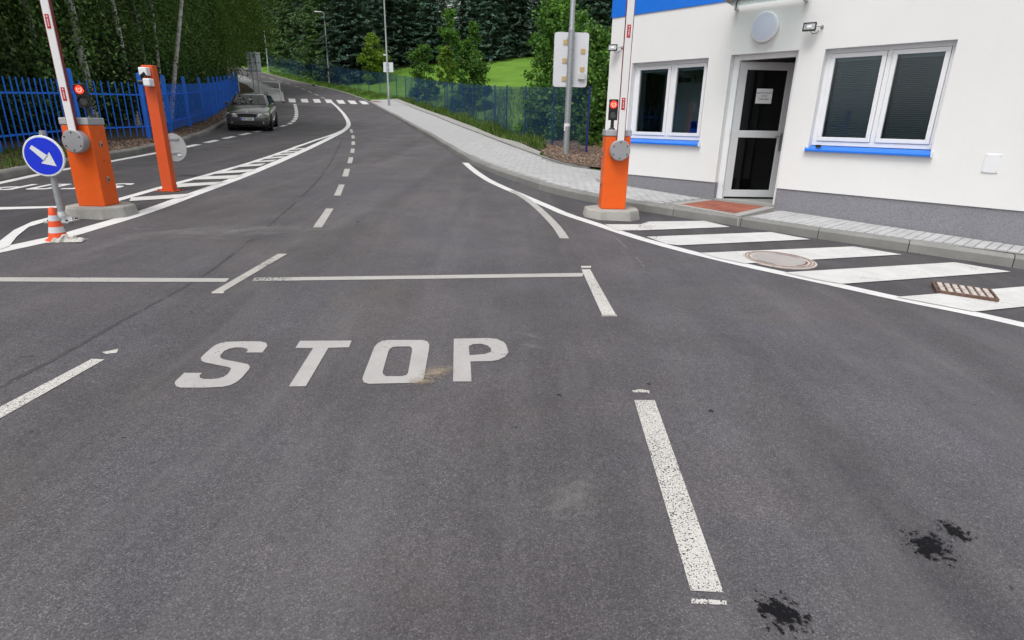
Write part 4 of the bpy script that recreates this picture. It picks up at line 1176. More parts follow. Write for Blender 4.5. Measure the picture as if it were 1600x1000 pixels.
# ------------------------------------------------------------------ barriers
def barrier(loc, label, hub_h, refl):
    b = thing('barrier_gate', label, 'barrier', loc, 0, 'raised orange road barriers')
    w, d, z0, z1 = .345, .29, K, K + 1.075
    MB().box(-w / 2, w / 2, 0, d, z0, z1 - .085).build('cabinet', M['orange'], b, bevel=.012)
    MB().box(-w / 2 - .008, w / 2 + .008, -.008, d + .008, z1 - .083, z1).build('cap', M['cap_grey'], b, bevel=.01)
    for s in (-1, 1):
        for z in (z0 + .76, z0 + .33):
            lk_ = MB().box(*sorted((s * (w / 2 + .012), s * w / 2)), .13, .17, z - .035, z + .035).build('lock', M['steel'], b, bevel=.004)
            MB().box(*sorted((s * (w / 2 + .015), s * (w / 2 + .0125))), .139, .161, z - .026, z + .004).build('key_slot', M['black_plastic'], lk_)
        MB().tube([(s * w / 2, .15, z0 + .56), (s * (w / 2 + .004), .15, z0 + .56)], .008, 10).build('rivet', M['black_plastic'], b)
    oc = [(.44 * math.cos(math.radians(a)) * 1.0, .165 + .42 * math.sin(math.radians(a))) for a in (20, 70, 110, 160, 200, 238, 302, 340)]
    MB().prism(oc, -.06, K, .90).build('footing', M['footing'], b, bevel=.02)
    hx = .02
    hb = MB().lathe([(.13, 0), (.138, .01), (.138, .10), (.128, .112), (0, .113)], 36, 'y', (hx, -.003, hub_h)).build('hub', M['hub_grey'], b, smooth=True)
    for k in range(6):
        t = math.radians(30 + 60 * k)
        MB().lathe([(.009, .112), (.009, .117)], 10, 'y', (hx + .105 * math.cos(t), -.003, hub_h + .105 * math.sin(t))).build('bolt', M['black_plastic'], hb)
    arm = MB().box(hx - .046, hx + .046, -.085, -.035, hub_h + .02, 4.3).build('arm', M['arm_white'], b, bevel=.006)
    for s in (-1, 1): MB().box(*sorted((hx + s * .0462, hx + s * .054)), -.078, -.042, hub_h + .13, 4.3).build('edge_strip', M['arm_red'], arm)
    for z in refl:
        r = MB().box(hx - .026, hx + .02, -.0885, -.0852, z - .075, z + .075).build('reflector', M['refl_red'], arm)
        mb = MB()
        for q in range(5): mb.box(hx - .010, hx + .006, -.0895, -.0887, z - .05 + q * .017, z - .042 + q * .017)
        mb.lathe([(.009, .0887), (.009, .0895)], 10, 'y', (hx - .002, 0, z + .052)).build('reflector_print', M['sign_white'], arm)
    return b
barR = barrier((1.411, 8.287, G(1.411, 8.287)), 'raised orange barrier by the gatehouse kerb', .94, (1.535, 2.41))
barL = barrier((-4.985, 6.838, G(-4.985, 6.838)), 'raised orange barrier on the island beside the blue arrow sign', .93, (1.47, 2.25))
barL.scale = (.92, .92, .92)
def signal(loc, label, rz, s=1.0):
    t = thing('signal_light', label, 'traffic light', loc, rz, 'two-lamp signals on the barrier cabinets', s)
    MB().lathe([(.055, 0), (.05, .012), (.028, .03), (.024, .15)], 16).build('stem', M['black_plastic'], t, smooth=True)
    MB().box(-.072, .072, -.045, .045, .14, .45).build('housing', M['black_plastic'], t, bevel=.012)
    for z, mt, nm in ((.372, 'lens_red', 'red_lens'), (.222, 'lens_off', 'dark_lens')):
        le = MB().lathe([(.056, .046), (.05, .053), (0, .06)], 28, 'y', (0, 0, z)).build(nm, M[mt], t, smooth=True)
        v = MB()
        for k in range(13):
            a0, a1 = math.radians(-10 + 200 * k / 13), math.radians(-10 + 200 * (k + 1) / 13)
            for r0, y in ((.060, -.046),):
                p = [(r0 * math.cos(a), y_, z + r0 * math.sin(a)) for a in (a0, a1) for y_ in (-.046, -.085)]
                q = [((r0 + .004) * math.cos(a), y_, z + (r0 + .004) * math.sin(a)) for a in (a0, a1) for y_ in (-.046, -.085)]
                v.add(p + q, [(0, 1, 3, 2), (4, 6, 7, 5), (1, 5, 7, 3), (0, 2, 6, 4), (0, 4, 5, 1), (2, 3, 7, 6)])
        v.build('visor', M['black_plastic'], t)
        if nm == 'red_lens':
            mb = MB()
            for k in range(10):
                a = 2 * math.pi * k / 10
                if k in (2, 3): continue
                mb.lathe([(.008, .0565), (.006, .0605), (0, .061)], 8, 'y', (.03 * math.cos(a), 0, z + .03 * math.sin(a)))
            mb.lathe([(.008, .0595), (.006, .063), (0, .064)], 8, 'y', (0, 0, z + .008)).build('glowing_leds', M['lens_hot'], le)
    return t
signal((1.345, 8.287 + .20, G(1.411, 8.287) + K + 1.075), 'black signal with red lamp lit on the barrier by the gatehouse', math.radians(-8), .88)
signal((-4.985 + .05, 6.838 + .22, G(-4.985, 6.838) + .92 * (K + 1.075)), 'black signal with red lamp lit on the barrier behind the blue arrow sign', math.radians(14), .82).rotation_euler.y = math.radians(-8)

# ------------------------------------------------------------------ camera column, signs, cone
px, py = -5.25, 8.91
colm = thing('camera_column', 'slim orange column carrying two white cameras on the striped island', 'column', (px, py, G(px, py)), math.radians(-4))
MB().box(-.085, .085, -.05, .06, .012, 1.755).build('post', M['orange_post'], colm, bevel=.008)
MB().box(-.15, .15, -.10, .11, 0, .012).build('base_plate', M['orange_post'], colm)
for x in (-.125, .125):
    for y in (-.075, .085): MB().lathe([(.012, .012), (.012, .022), (.007, .03)], 6, at=(x, y, 0)).build('anchor_bolt', M['black_plastic'], bpy.data.objects['base_plate'])
def little_camera(z, kind):
    c = MB()
    if kind:
        c.box(-.068, .055, -.145, -.05, z - .055, z + .055)
        o = c.build('camera', M['pvc'], colm, bevel=.014)
        MB().tube([(-.03, -.13, z - .058), (.03, -.15, z - .03)], .026, 14).build('lens', M['black_plastic'], o, smooth=True)
    else:
        c.box(-.02, .085, -.16, -.05, z - .055, z + .05)
        o = c.build('camera', M['pvc'], colm, bevel=.016)
        MB().tube([(-.085, -.15, z - .005), (-.018, -.12, z)], .032, 14).build('lens', M['black_plastic'], o, smooth=True)
little_camera(1.665, True)
little_camera(1.525, False)
px, py = -5.94, 10.35
rs = thing('round_sign', 'back of a grey round sign half hidden by the orange camera column', 'sign', (px, py, G(px, py)), math.radians(-6))
MB().tube([(-.11, 0, 0), (-.11, 0, .78)], .03, 12).build('post', M['galv'], rs)
MB().lathe([(.235, .0), (.235, -.012), (.225, -.016), (0, -.016)], 40, 'y', (0, .05, .50)).build('disc', M['disc_grey'], rs, smooth=True)
for z in (.40, .63): MB().box(-.17, .12, .032, .049, z, z + .03).build('bracket', M['galv'], rs)
MB().box(.06, .13, .04, .049, .36, .41).build('label_plate', M['sign_white'], rs)

px, py = -5.10, 6.50
sg = thing('arrow_sign', 'round blue sign with white arrow pointing down to the right on a short grey post', 'sign', (px, py, G(px, py)), math.radians(4))
MB().tube([(0, 0, .02), (0, 0, .98)], .03, 14).build('post', M['galv'], sg, smooth=True)
bpz = MB().prism([(-.13, -.12), (.13, -.12), (.13, .12), (-.13, .12)], 0, .018).build('base_plate', M['galv_pale'], sg)
MB().lathe([(.05, .018), (.05, .07), (.034, .11), (.034, .12)], 16).box(-.11, .11, -.012, .012, .018, .055).box(-.012, .012, -.1, .1, .018, .055).build('socket', M['galv_pale'], sg)
for x in (-.095, .095):
    for y in (-.085, .085): MB().lathe([(.017, .018), (.017, .032)], 6, at=(x, y, 0)).build('anchor_bolt', M['black_plastic'], bpz)
SZ = .715
SX = -.012
MB().lathe([(.20, .035), (.214, .036), (.216, .045), (.21, .052), (.0, .052)], 48, 'y', (SX, 0, SZ)).build('rim', M['sign_white'], sg, smooth=True)
disc = MB().lathe([(.194, .0515), (.194, .0545), (0, .0545)], 48, 'y', (SX, 0, SZ)).build('disc', M['sign_blue'], sg)
a = math.radians(-42)
ar = [(-.145, .022), (.035, .036), (.022, .080), (.155, 0), (.022, -.080), (.035, -.036), (-.145, -.022)]
av = [(SX + p * math.cos(a) - q * math.sin(a), SZ + p * math.sin(a) + q * math.cos(a)) for p, q in ar]
n_ = len(av)
MB().add([(x, -.0548, z) for x, z in av] + [(x, -.0575, z) for x, z in av], [(6, 0, 1, 5), (2, 3, 4), (1, 2, 4, 5)] + [(n_ + 5, n_ + 1, n_, n_ + 6), (n_ + 4, n_ + 3, n_ + 2), (n_ + 5, n_ + 4, n_ + 2, n_ + 1)] + [(i, (i + 1) % n_, n_ + (i + 1) % n_, n_ + i) for i in range(n_)]).build('arrow', M['sign_white'], sg)
MB().box(-.02, .02, -.036, -.028, SZ + .2, SZ + .24).box(SX - .1, SX + .1, -.035, -.026, SZ - .1, SZ - .07).box(SX - .1, SX + .1, -.035, -.026, SZ + .07, SZ + .1).build('bracket', M['galv'], sg)

px, py = -4.545, 5.68
cone = thing('traffic_cone', 'small orange and white traffic cone on the island line', 'cone', (px, py, G(px, py)), 0.2)
def cr(z): return .084 - (.084 - .024) * z / .32
MB().lathe([(.02, .0), (.108, .002), (.108, .010), (.094, .016), (.085, .021)], 28).build('base', M['cone_orange'], cone, smooth=True)
for z0, z1, nm, mt in ((.02, .078, 'cone_body', 'cone_orange'), (.078, .135, 'white_band', 'cone_white'), (.135, .192, 'cone_body', 'cone_orange'), (.192, .247, 'white_band', 'cone_white'), (.247, .315, 'cone_body', 'cone_orange')):
    pr = [(cr(z0), z0), (cr(z1), z1)]
    if z1 > .3: pr += [(.02, .320), (0, .320)]
    MB().lathe(pr, 28).build(nm, M[mt], cone, smooth=True)
px, py = -4.43, 5.64
rag = thing('crumpled_sack', 'crumpled dirty white plastic sack lying beside the small cone', 'rag', (px, py, G(px, py)), .25)
V, F = [], []
nx, ny = 13, 8
for j in range(ny):
    for i in range(nx):
        x, y = (i / (nx - 1) - .5) * .30, (j / (ny - 1) - .5) * .15
        e = max(0, 1 - (2 * x / .30) ** 2) * max(0, 1 - (2 * y / .15) ** 2)
        V.append((x + random.uniform(-.012, .012), y + random.uniform(-.012, .012), .004 + e * random.uniform(.01, .075)))
F = [(j * nx + i, j * nx + i + 1, (j + 1) * nx + i + 1, (j + 1) * nx + i) for j in range(ny - 1) for i in range(nx - 1)]
o = MB().add(V, F).build('sack_sheet', M['rag'], rag)

# ------------------------------------------------------------------ manhole, grate
mhx, mhy = 2.915, 6.205
mh = thing('manhole_cover', 'round manhole with rusty rim and pale lid in the striped area', 'manhole', (mhx, mhy, G(mhx, mhy)))
mh.rotation_euler = (math.atan(.0297), math.atan(.0268), 0)
MB().lathe([(.285, .0), (.285, .013), (.372, .013), (.378, .0115), (.378, -.05)], 56, caps=False).build('frame_ring', M['rust_pale'], mh)
MB().lathe([(.312, .0132), (.312, .0155), (.322, .0155), (.322, .0132)], 56, caps=False).lathe([(.344, .0132), (.344, .0152), (.352, .0152), (.352, .0132)], 56, caps=False).build('ring_groove', M['rust'], mh)
MB().lathe([(.0, .0122), (.278, .0122), (.282, .009), (.282, -.02)], 56).build('lid', M['lid'], mh)
for a0, a1 in ((195, 235), (285, 345), (20, 75)):
    mb = MB()
    for k in range(8):
        b0, b1 = math.radians(a0 + (a1 - a0) * k / 8), math.radians(a0 + (a1 - a0) * (k + 1) / 8)
        mb.add([(r * math.cos(b), r * math.sin(b), .0137) for r, b in ((.262, b0), (.285, b0), (.285, b1), (.262, b1))], [(0, 1, 2, 3)])
    mb.build('rust_arc', M['rust'], mh)
gx0, gy0 = 4.215, 5.205
gr = thing('drain_grate', 'rusty iron drain grate lying across a hatch stripe', 'grate', (gx0, gy0, G(gx0, gy0)), math.atan2(-.222, .42))
gr.rotation_euler = (math.atan(.0297), math.atan(.0268), math.atan2(-.222, .42))
L2, W2 = .235, .17
MB().box(-L2, L2, -W2, -W2 + .022, 0.01, .04).box(-L2, L2, W2 - .022, W2, 0.01, .04).box(-L2, -L2 + .02, -W2 + .022, W2 - .022, 0.01, .04).box(L2 - .02, L2, -W2 + .022, W2 - .022, 0.01, .04).box(-L2 + .02, L2 - .02, -.012, .012, .012, .034).build('grate_frame', M['rust'], gr, bevel=.003)
for i in range(7):
    x = -L2 + .056 + i * (2 * L2 - .112) / 6
    MB().box(x - .019, x + .019, -W2 + .023, -.013, .012, .044).box(x - .019, x + .019, .013, W2 - .023, .012, .044).build('grate_bar', M['rust_pale'], gr, bevel=.003)
MB().box(-L2 + .004, L2 - .004, -W2 + .004, W2 - .004, .003, .0095).build('pit_shade', M['hollow_shade'], gr)  # flat dark sheet standing for the shade in the hollow below the bars

# ------------------------------------------------------------------ street lamps and signs on poles
def pole(loc, label, h, r0, r1, arm=0.9, az=0.0, step=None):
    p = thing('street_lamp', label, 'street lamp', loc, az, 'galvanised street lamps along the road')
    mb = MB()
    if step: mb.tube([(0, 0, -.1), (0, 0, step)], r0, 16).tube([(0, 0, step), (0, 0, step + .06), (0, 0, h)], [r0, (r0 + r1) / 2, r1], 16)
    else: mb.tube([(0, 0, -.1), (0, 0, 1.3), (0, 0, 1.34), (0, 0, h)], [r0, r0, r0 * .75, r1], 14)
    mb.build('pole', M['galv'], p, smooth=True)
    MB().tube([(0, 0, h - .02), (-.06, 0, h + .08), (-.25, 0, h + .12)], [r1, r1 * .8, r1 * .8], 10).build('arm', M['galv'], p, smooth=True)
    MB().add([(-.22, -.09, h + .07), (-.22, .09, h + .07), (-arm, .13, h + .09), (-arm, -.13, h + .09), (-.22, -.05, h + .17), (-.22, .05, h + .17), (-arm + .1, .06, h + .21), (-arm + .1, -.06, h + .21)],
             [(0, 3, 2, 1), (4, 5, 6, 7), (0, 1, 5, 4), (1, 2, 6, 5), (2, 3, 7, 6), (3, 0, 4, 7)]).build('luminaire', M['cap_grey'], p, bevel=.03)
    return p
lx, ly = 1.447, 17.106
pole((lx, ly, T(lx, ly) + .01), 'thick galvanised lamp post on the bark bed carrying the white sign', 8.5, .082, .055, .9, 0, 3.25)
lx1, ly1 = -9.117, 44.07
pole((lx1, ly1, G(lx1, ly1) + K), 'lamp post with a small sign on the pavement by the zebra crossing', 8.6, .085, .045, 1.0, 0)
pole((-20.555, 68.24, T(-20.555, 68.24)), 'lamp post with visible lantern on the grass verge past the crossing', 6.95, .09, .05, 1.05, .05)
pole((-32.4, 81.5, T(-32.4, 81.5)), 'farthest lamp post below the overhanging birches', 6.95, .09, .05, 1.05, .3)
wsz = T(lx, ly)
ws = thing('sign_panel', 'back of a large white panel with tan pads on the thick lamp post', 'sign', (lx, ly, wsz), math.radians(1.5))
def rrect(x0, x1, z0, z1, r):
    out = []
    for cx, cz, a in ((x1 - r, z1 - r, 0), (x0 + r, z1 - r, 90), (x0 + r, z0 + r, 180), (x1 - r, z0 + r, 270)):
        out += [(cx + r * math.cos(math.radians(a + t)), cz + r * math.sin(math.radians(a + t))) for t in (0, 30, 60, 90)]
    return out
def plate(mb, loop, y0, y1):
    n = len(loop)
    return mb.add([(x, y0, z) for x, z in loop] + [(x, y1, z) for x, z in loop], [tuple(range(n)), tuple(range(2 * n - 1, n - 1, -1))] + [(i, (i + 1) % n, n + (i + 1) % n, n + i) for i in range(n)])
plate(MB(), rrect(-.437, .494, 1.835, 3.20, .07), .095, .115).build('panel', M['panel_white'], ws)
rim_ = MB()
plate(rim_, rrect(-.445, .502, 1.827, 3.208, .075), .112, .125).build('panel_edge', M['galv'], ws)
for x, z in ((-.137, 2.955), (.346, 2.743), (-.143, 2.497), (.352, 2.286), (-.142, 2.04)):
    MB().box(x - .062, x + .062, .082, .094, z - .062, z + .062).build('mounting_pad', M['pad_tan'], ws)
MB().box(.25, .44, .03, .094, 2.03, 2.19).build('junction_box', M['pale_paint'], ws, bevel=.006)
for z in (2.0, 2.5, 3.05): MB().box(-.10, .10, .06, .094, z - .02, z + .02).build('clamp', M['galv'], ws)
tp = thing('tape_wrap', 'strip of white tape wrapped round the thick lamp post', 'tape', (lx, ly, wsz), 0)
MB().lathe([(.084, .80), (.086, .80), (.086, .88), (.084, .88)], 18, caps=False).box(-.09, -.05, -.075, -.06, .68, .82).build('tape_band', M['paper'], tp)
ss = thing('small_sign', 'back of a small grey square sign high on the lamp post by the crossing', 'sign', (lx1, ly1, G(lx1, ly1) + K), 0)
MB().box(-.29, .40, .06, .075, 2.22, 2.86).build('panel', M['sign_back'], ss)
MB().box(-.12, .12, .045, .06, 2.35, 2.39).box(-.12, .12, .045, .06, 2.66, 2.70).build('clamp', M['galv'], ss)
MB().box(-.22, -.05, -.04, .06, 3.28, 3.37).build('camera_box', M['pvc'], ss)
bx_, by_ = -20.7, 49.3
bs = thing('road_sign', 'back of a large pale road sign on two posts near the pavement railing', 'sign', (bx_, by_, T(bx_, by_) - bank(bx_, by_)), 0)
for x in (-.21, .19): MB().tube([(x, 0, 0), (x, 0, 3.2)], .045, 12).build('post', M['galv'], bs, smooth=True)
pn = MB().box(-.54, .53, .055, .075, 1.68, 3.12).build('panel', M['sign_back'], bs)
for z in (1.75, 2.35, 2.95): MB().box(-.52, .51, .03, .054, z, z + .05).build('rail', M['galv'], bs)
rl = thing('railing', 'white painted tubular railing on the pavement end by the crossing', 'railing', (0, 0, 0))
r0_, r1_ = (-18.25, 44.1), (-16.75, 43.8)
z0_, z1_ = G(*r0_) + K, G(*r1_) + K
fr_ = [(*r0_, z0_ + .98), (*r0_, z0_ + .9), (*r0_, z0_ + .5), (*r0_, z0_)]
MB().tube([(*r0_, z0_ + .72), (*r0_, z0_ + 1.12), (r0_[0] + .1, r0_[1], z0_ + 1.2), (r1_[0] - .1, r1_[1], z1_ + 1.2), (*r1_, z1_ + 1.12), (*r1_, z1_ + .72)], .035, 10).build('frame', M['pale_paint'], rl, smooth=True)
MB().tube([(r0_[0], r0_[1], z0_ + .75), (r1_[0], r1_[1], z1_ + .75)], .032, 10).build('cross_rail', M['pale_paint'], rl, smooth=True)
for p_, z_ in ((r0_, z0_), (r1_, z1_)): MB().tube([(*p_, z_ - .1), (*p_, z_ + .75)], .035, 10).build('post', M['pale_paint'], rl, smooth=True)

# ------------------------------------------------------------------ fences
bf = thing('picket_fence', 'bright blue steel picket fence along the birch wood', 'fence', (*BLUE_FENCE[0], G(*BLUE_FENCE[0]) + K))
bl = Vector(bf.location)
picket_m = rail_m = post_m = None
npick = 0
for (ax, ay), (bx, by) in zip(BLUE_FENCE[:-1], BLUE_FENCE[1:]):
    L = math.hypot(bx - ax, by - ay)
    npan = max(1, round(L / 2.6))
    for s in range(npan):
        p0 = (ax + (bx - ax) * s / npan, ay + (by - ay) * s / npan)
        p1 = (ax + (bx - ax) * (s + 1) / npan, ay + (by - ay) * (s + 1) / npan)
        a = math.atan2(by - ay, bx - ax)
        zz0, zz1 = G(*p0) + K, G(*p1) + K
        last = (bx, by) == BLUE_FENCE[-1] and s == npan - 1
        for p, z in ((p0, zz0), (p1, zz1)) if last else ((p0, zz0),):
            if post_m is None:
                o = MB().box(-.045, .045, -.045, .045, -.1, 1.62).add([(-.047, -.047, 1.62), (.047, -.047, 1.62), (.047, .047, 1.62), (-.047, .047, 1.62), (0, 0, 1.65)], [(0, 3, 2, 1), (0, 1, 4), (1, 2, 4), (2, 3, 4), (3, 0, 4)]).build('post', M['fence_blue'], bf)
                post_m = o.data
            else: o = link('post', post_m, bf)
            o.location = Vector((*p, z)) - bl
            o.rotation_euler = (0, 0, a)
        Lp = L / npan
        for h in (.30, 1.10):
            if rail_m is None:
                o = MB().box(0, 1, -.012, .012, -.018, .018).build('rail', M['fence_blue'], bf)
                rail_m = o.data
            else: o = link('rail', rail_m, bf)
            sl = math.atan2(zz1 - zz0, Lp)
            o.matrix_local = Matrix.Translation(Vector((*p0, zz0 + h)) - bl) @ Matrix.Rotation(a, 4, 'Z') @ Matrix.Rotation(-sl, 4, 'Y') @ Matrix.Scale(math.hypot(Lp, zz1 - zz0), 4, (1, 0, 0))
        np_ = round(Lp / .195)
        for k in range(1, np_):
            t = k / np_
            if picket_m is None:
                o = MB().box(-.0095, .0095, -.0095, .0095, .06, 1.40).build('picket', M['fence_blue'], bf)
                picket_m = o.data
            else: o = link('picket', picket_m, bf)
            npick += 1
            o.location = Vector((p0[0] + (p1[0] - p0[0]) * t + math.sin(a) * .024, p0[1] + (p1[1] - p0[1]) * t - math.cos(a) * .024, zz0 + (zz1 - zz0) * t)) - bl
            o.rotation_euler = (0, random.uniform(-.006, .006), a)
print('pickets', npick)
mf = thing('mesh_fence', 'dark blue welded mesh fence along the pavement and verge', 'fence', (*MESH_FENCE[1], T(*MESH_FENCE[1])))
ml = Vector(mf.location)
fpts = resample(MESH_FENCE, 2.5)
FH = 1.85
for i, p in enumerate(fpts):
    o = MB().box(-.03, .03, -.02, .02, -.1, FH + .05).build('post', M['mesh_blue' if i else 'post_violet'], mf)
    if i == 0: o['label'] = 'violet blue end post in the bark bed'
    z = T(*p)
    nx_ = fpts[min(i + 1, len(fpts) - 1)]
    pv = fpts[max(i - 1, 0)]
    a = math.atan2(nx_[1] - pv[1], nx_[0] - pv[0])
    o.location = Vector((*p, z)) - ml
    o.rotation_euler = (0, 0, a)
    if i + 1 == len(fpts): break
    q = fpts[i + 1]
    zq = T(*q)
    L = math.hypot(q[0] - p[0], q[1] - p[1])
    sl = (zq - z) / L
    mb = MB()
    nv = int(L / .05)
    r = .0026
    for k in range(1, nv):
        x = L * k / nv
        zz = sl * x
        mb.add([(x - r, -r, zz + .06), (x + r, -r, zz + .06), (x, r, zz + .06), (x - r, -r, zz + FH), (x + r, -r, zz + FH), (x, r, zz + FH)], [(0, 1, 4, 3), (1, 2, 5, 4), (2, 0, 3, 5)])
    for k in range(10):
        h = .07 + (FH - .08) * k / 9
        mb.add([(0, -r, h - r), (L, -r, sl * L + h - r), (0, -r, h + r), (L, -r, sl * L + h + r), (0, r * 2, h), (L, r * 2, sl * L + h)], [(0, 1, 3, 2), (2, 3, 5, 4), (4, 5, 1, 0)])
    o = mb.build('mesh_panel', M['mesh_blue'], mf)
    o.location = Vector((*p, z)) - ml
    o.rotation_euler = (0, 0, math.atan2(q[1] - p[1], q[0] - p[0]))
# ------------------------------------------------------------------ parked car (front towards -y)
car = thing('parked_car', 'grey brown estate car parked in the bay beside the blue fence', 'car', (0, 0, 0))
cx_, cy_ = -10.33, 24.0
gz = lambda x, y: G(x, y)
cyaw = math.atan2(.29, .957)          # heading turned a little towards +x
car.location = (cx_, cy_, gz(cx_, cy_))
hx_, hy_ = math.sin(cyaw), -math.cos(cyaw)
e = 1.2
slope = (gz(cx_ + hx_ * e, cy_ + hy_ * e) - gz(cx_ - hx_ * e, cy_ - hy_ * e)) / (2 * e)
car.rotation_euler = (math.atan(-slope), 0, cyaw)
car.scale = (.835, .835, .86)
def loft(mb, rings):
    n = len(rings[0])
    base = len(mb.v)
    for r in rings: mb.v += r
    for i in range(len(rings) - 1):
        for k in range(n - 1):
            a = base + i * n + k
            mb.f.append((a, a + 1, a + 1 + n, a + n))
        a = base + i * n
        mb.f.append((a + n - 1, a, a + n, a + 2 * n - 1))
    mb.f.append(tuple(base + k for k in range(n)))
    mb.f.append(tuple(base + (len(rings) - 1) * n + k for k in range(n - 1, -1, -1)))
    return mb
def ring(y, hw, zl, zt, crown=.03):
    half = [(.0, zl), (hw * .86, zl), (hw * .97, zl + .10), (hw, zl + (zt - zl) * .45), (hw * .985, zl + (zt - zl) * .72), (hw * .94, zt - .035), (hw * .80, zt), (hw * .4, zt + crown * .8)]
    return [(x, y, z) for x, z in half] + [(0, y, zt + crown)] + [(-x, y, z) for x, z in half[:0:-1]]
body = loft(MB(), [ring(*s) for s in ((-2.30, .66, .34, .60, .01), (-2.27, .74, .26, .68, .02), (-2.18, .82, .22, .74, .03), (-2.0, .87, .21, .80, .04), (-1.6, .895, .2, .88, .045), (-1.1, .90, .2, .955, .045),
                                      (-.8, .905, .2, .985, .02), (.2, .91, .2, 1.0, .0), (1.2, .91, .2, 1.02, .0), (1.9, .89, .22, 1.03, .0), (2.22, .83, .28, 1.0, .0), (2.32, .76, .38, .90, .0))])
body.build('body', M['car_paint'], car, smooth=True)
def cab(y, hwb, hwt, zb, zt):
    return [(hwb, y, zb), (hwb * .97, y, zb + (zt - zb) * .5), (hwt, y, zt - .05), (hwt * .8, y, zt), (0, y, zt + .015), (-hwt * .8, y, zt), (-hwt, y, zt - .05), (-hwb * .97, y, zb + (zt - zb) * .5), (-hwb, y, zb)]
def lerp(a, b, t): return tuple(a[i] + (b[i] - a[i]) * t for i in range(3))
low = [(-.86, .97), (2.2, .99)]
st = [(-.92, .80, .80, .965, .99), (-.55, .81, .72, .97, 1.24), (-.22, .815, .66, .98, 1.43), (.3, .82, .655, .99, 1.475), (1.2, .82, .65, 1.0, 1.47), (1.7, .81, .635, 1.0, 1.43), (2.0, .79, .66, 1.0, 1.22), (2.2, .77, .73, .98, 1.03)]
loft(MB(), [cab(*s) for s in st]).build('roof', M['car_paint'], car, smooth=True)
def panel4(pts, mt, name, out, parent=car, thick=.006):
    a, b, c, d = (Vector(p) for p in pts)
    n = (b - a).cross(d - a).normalized()
    if n.dot(Vector(out)) < 0: n = -n
    vs = [p + n * .004 for p in (a, b, c, d)] + [p + n * (.004 + thick) for p in (a, b, c, d)]
    return MB().add(vs, [(0, 3, 2, 1), (4, 5, 6, 7), (0, 1, 5, 4), (1, 2, 6, 5), (2, 3, 7, 6), (3, 0, 4, 7)]).build(name, mt, parent)
panel4([(-.70, -.865, 1.03), (.70, -.865, 1.03), (.565, -.275, 1.41), (-.565, -.275, 1.41)], M['car_glass'], 'windscreen', (0, -1, .6), thick=.012)
panel4([(-.62, 2.165, 1.09), (.62, 2.165, 1.09), (.54, 1.86, 1.37), (-.54, 1.86, 1.37)], M['car_glass'], 'rear_window', (0, 1, .6), thick=.012)
for s in (-1, 1):
    for y0, y1, y2, y3 in ((-.55, .28, .28, -.12), (.34, 1.12, 1.10, .34), (1.18, 1.92, 1.66, 1.16)):
        panel4([(s * .818, y0, 1.03), (s * .818, y1, 1.03), (s * .685, y2, 1.375), (s * .685, y3, 1.375)], M['car_glass'], 'side_window', (s, 0, .3), thick=.03)
    MB().tube([(s * .60, -.1, 1.475), (s * .60, .0, 1.52), (s * .60, 1.3, 1.515), (s * .60, 1.45, 1.46)], .016, 8).build('roof_rail', M['chrome'], car)
    mr = MB().add([(s * .88, -.70, 1.0), (s * 1.06, -.66, 1.0), (s * 1.05, -.66, 1.13), (s * .90, -.68, 1.12), (s * .88, -.56, 1.0), (s * 1.05, -.57, 1.0), (s * 1.04, -.57, 1.12), (s * .90, -.57, 1.11)],
             [(0, 3, 2, 1), (4, 5, 6, 7), (0, 1, 5, 4), (1, 2, 6, 5), (2, 3, 7, 6), (3, 0, 4, 7)]).build('mirror', M['car_paint'], car, bevel=.015)
    MB().add([(s * .78, -2.17, .60), (s * .80, -2.15, .735), (s * .46, -2.285, .70), (s * .44, -2.31, .60), (s * .885, -1.95, .66), (s * .865, -1.92, .765), (s * .46, -2.2, .735), (s * .44, -2.25, .60)],
             [(0, 1, 2, 3), (0, 4, 5, 1), (1, 5, 6, 2), (4, 7, 6, 5), (0, 3, 7, 4), (3, 2, 6, 7)]).build('headlight', M['headlamp'], car, bevel=.012)
    MB().lathe([(.055, 0), (.05, .02), (0, .026)], 14, 'y', (s * .60, -2.275, .36)).build('fog_light', M['headlamp'], car)
    for y in (-1.38, 1.32):
        wv = MB()
        wv.lathe([(.20, .11), (.30, .115), (.325, .09), (.325, -.09), (.30, -.11)], 28, 'y')
        w_ = wv.build('wheel', M['tyre'], car, smooth=True)
        w_.location = (s * .815, y, .325)
        w_.rotation_euler = (0, 0, math.pi / 2 * s)
        rb = MB().lathe([(.205, .095), (.195, .108), (.18, .09), (.06, .085), (.05, .10), (0, .102)], 24, 'y')
        rm = rb.build('rim', M['cap_grey'], w_, smooth=True)
        MB().lathe([(.365, .0), (.365, .02), (.335, .021), (.333, 0)], 28, 'y', (0, .0, .02), False).build('arch', M['black_plastic'], w_).location = (0, -.085, 0)
plate(MB(), [(-.40, .705), (-.36, .58), (.36, .58), (.40, .705), (.2, .73), (-.2, .73)], -2.318, -2.25).build('grille', M['black_plastic'], car)
plate(MB(), [(-.43, .73), (-.41, .703), (-.2, .728), (.2, .728), (.41, .703), (.43, .73), (.2, .76), (-.2, .76)], -2.325, -2.2).build('grille_trim', M['chrome'], car)
MB().lathe([(.045, 0), (.04, .012), (0, .015)], 16, 'y', (0, -2.30, .775)).build('badge', M['chrome'], car)
plate(MB(), rrect(-.62, .62, .28, .41, .04), -2.315, -2.2).build('bumper_intake', M['black_plastic'], car)
pl_ = MB().box(-.26, .26, -2.335, -2.30, .455, .565).build('number_plate', M['sign_white'], car)
mb = MB()
for i, x in enumerate((-.17, -.12, -.07, .02, .07, .12, .17)): mb.box(x - .014, x + .014, -2.338, -2.3355, .48, .54)
mb.build('plate_marks', M['ink'], pl_)
MB().box(-.255, -.215, -2.338, -2.3355, .46, .56).build('plate_band', M['sign_blue'], pl_)
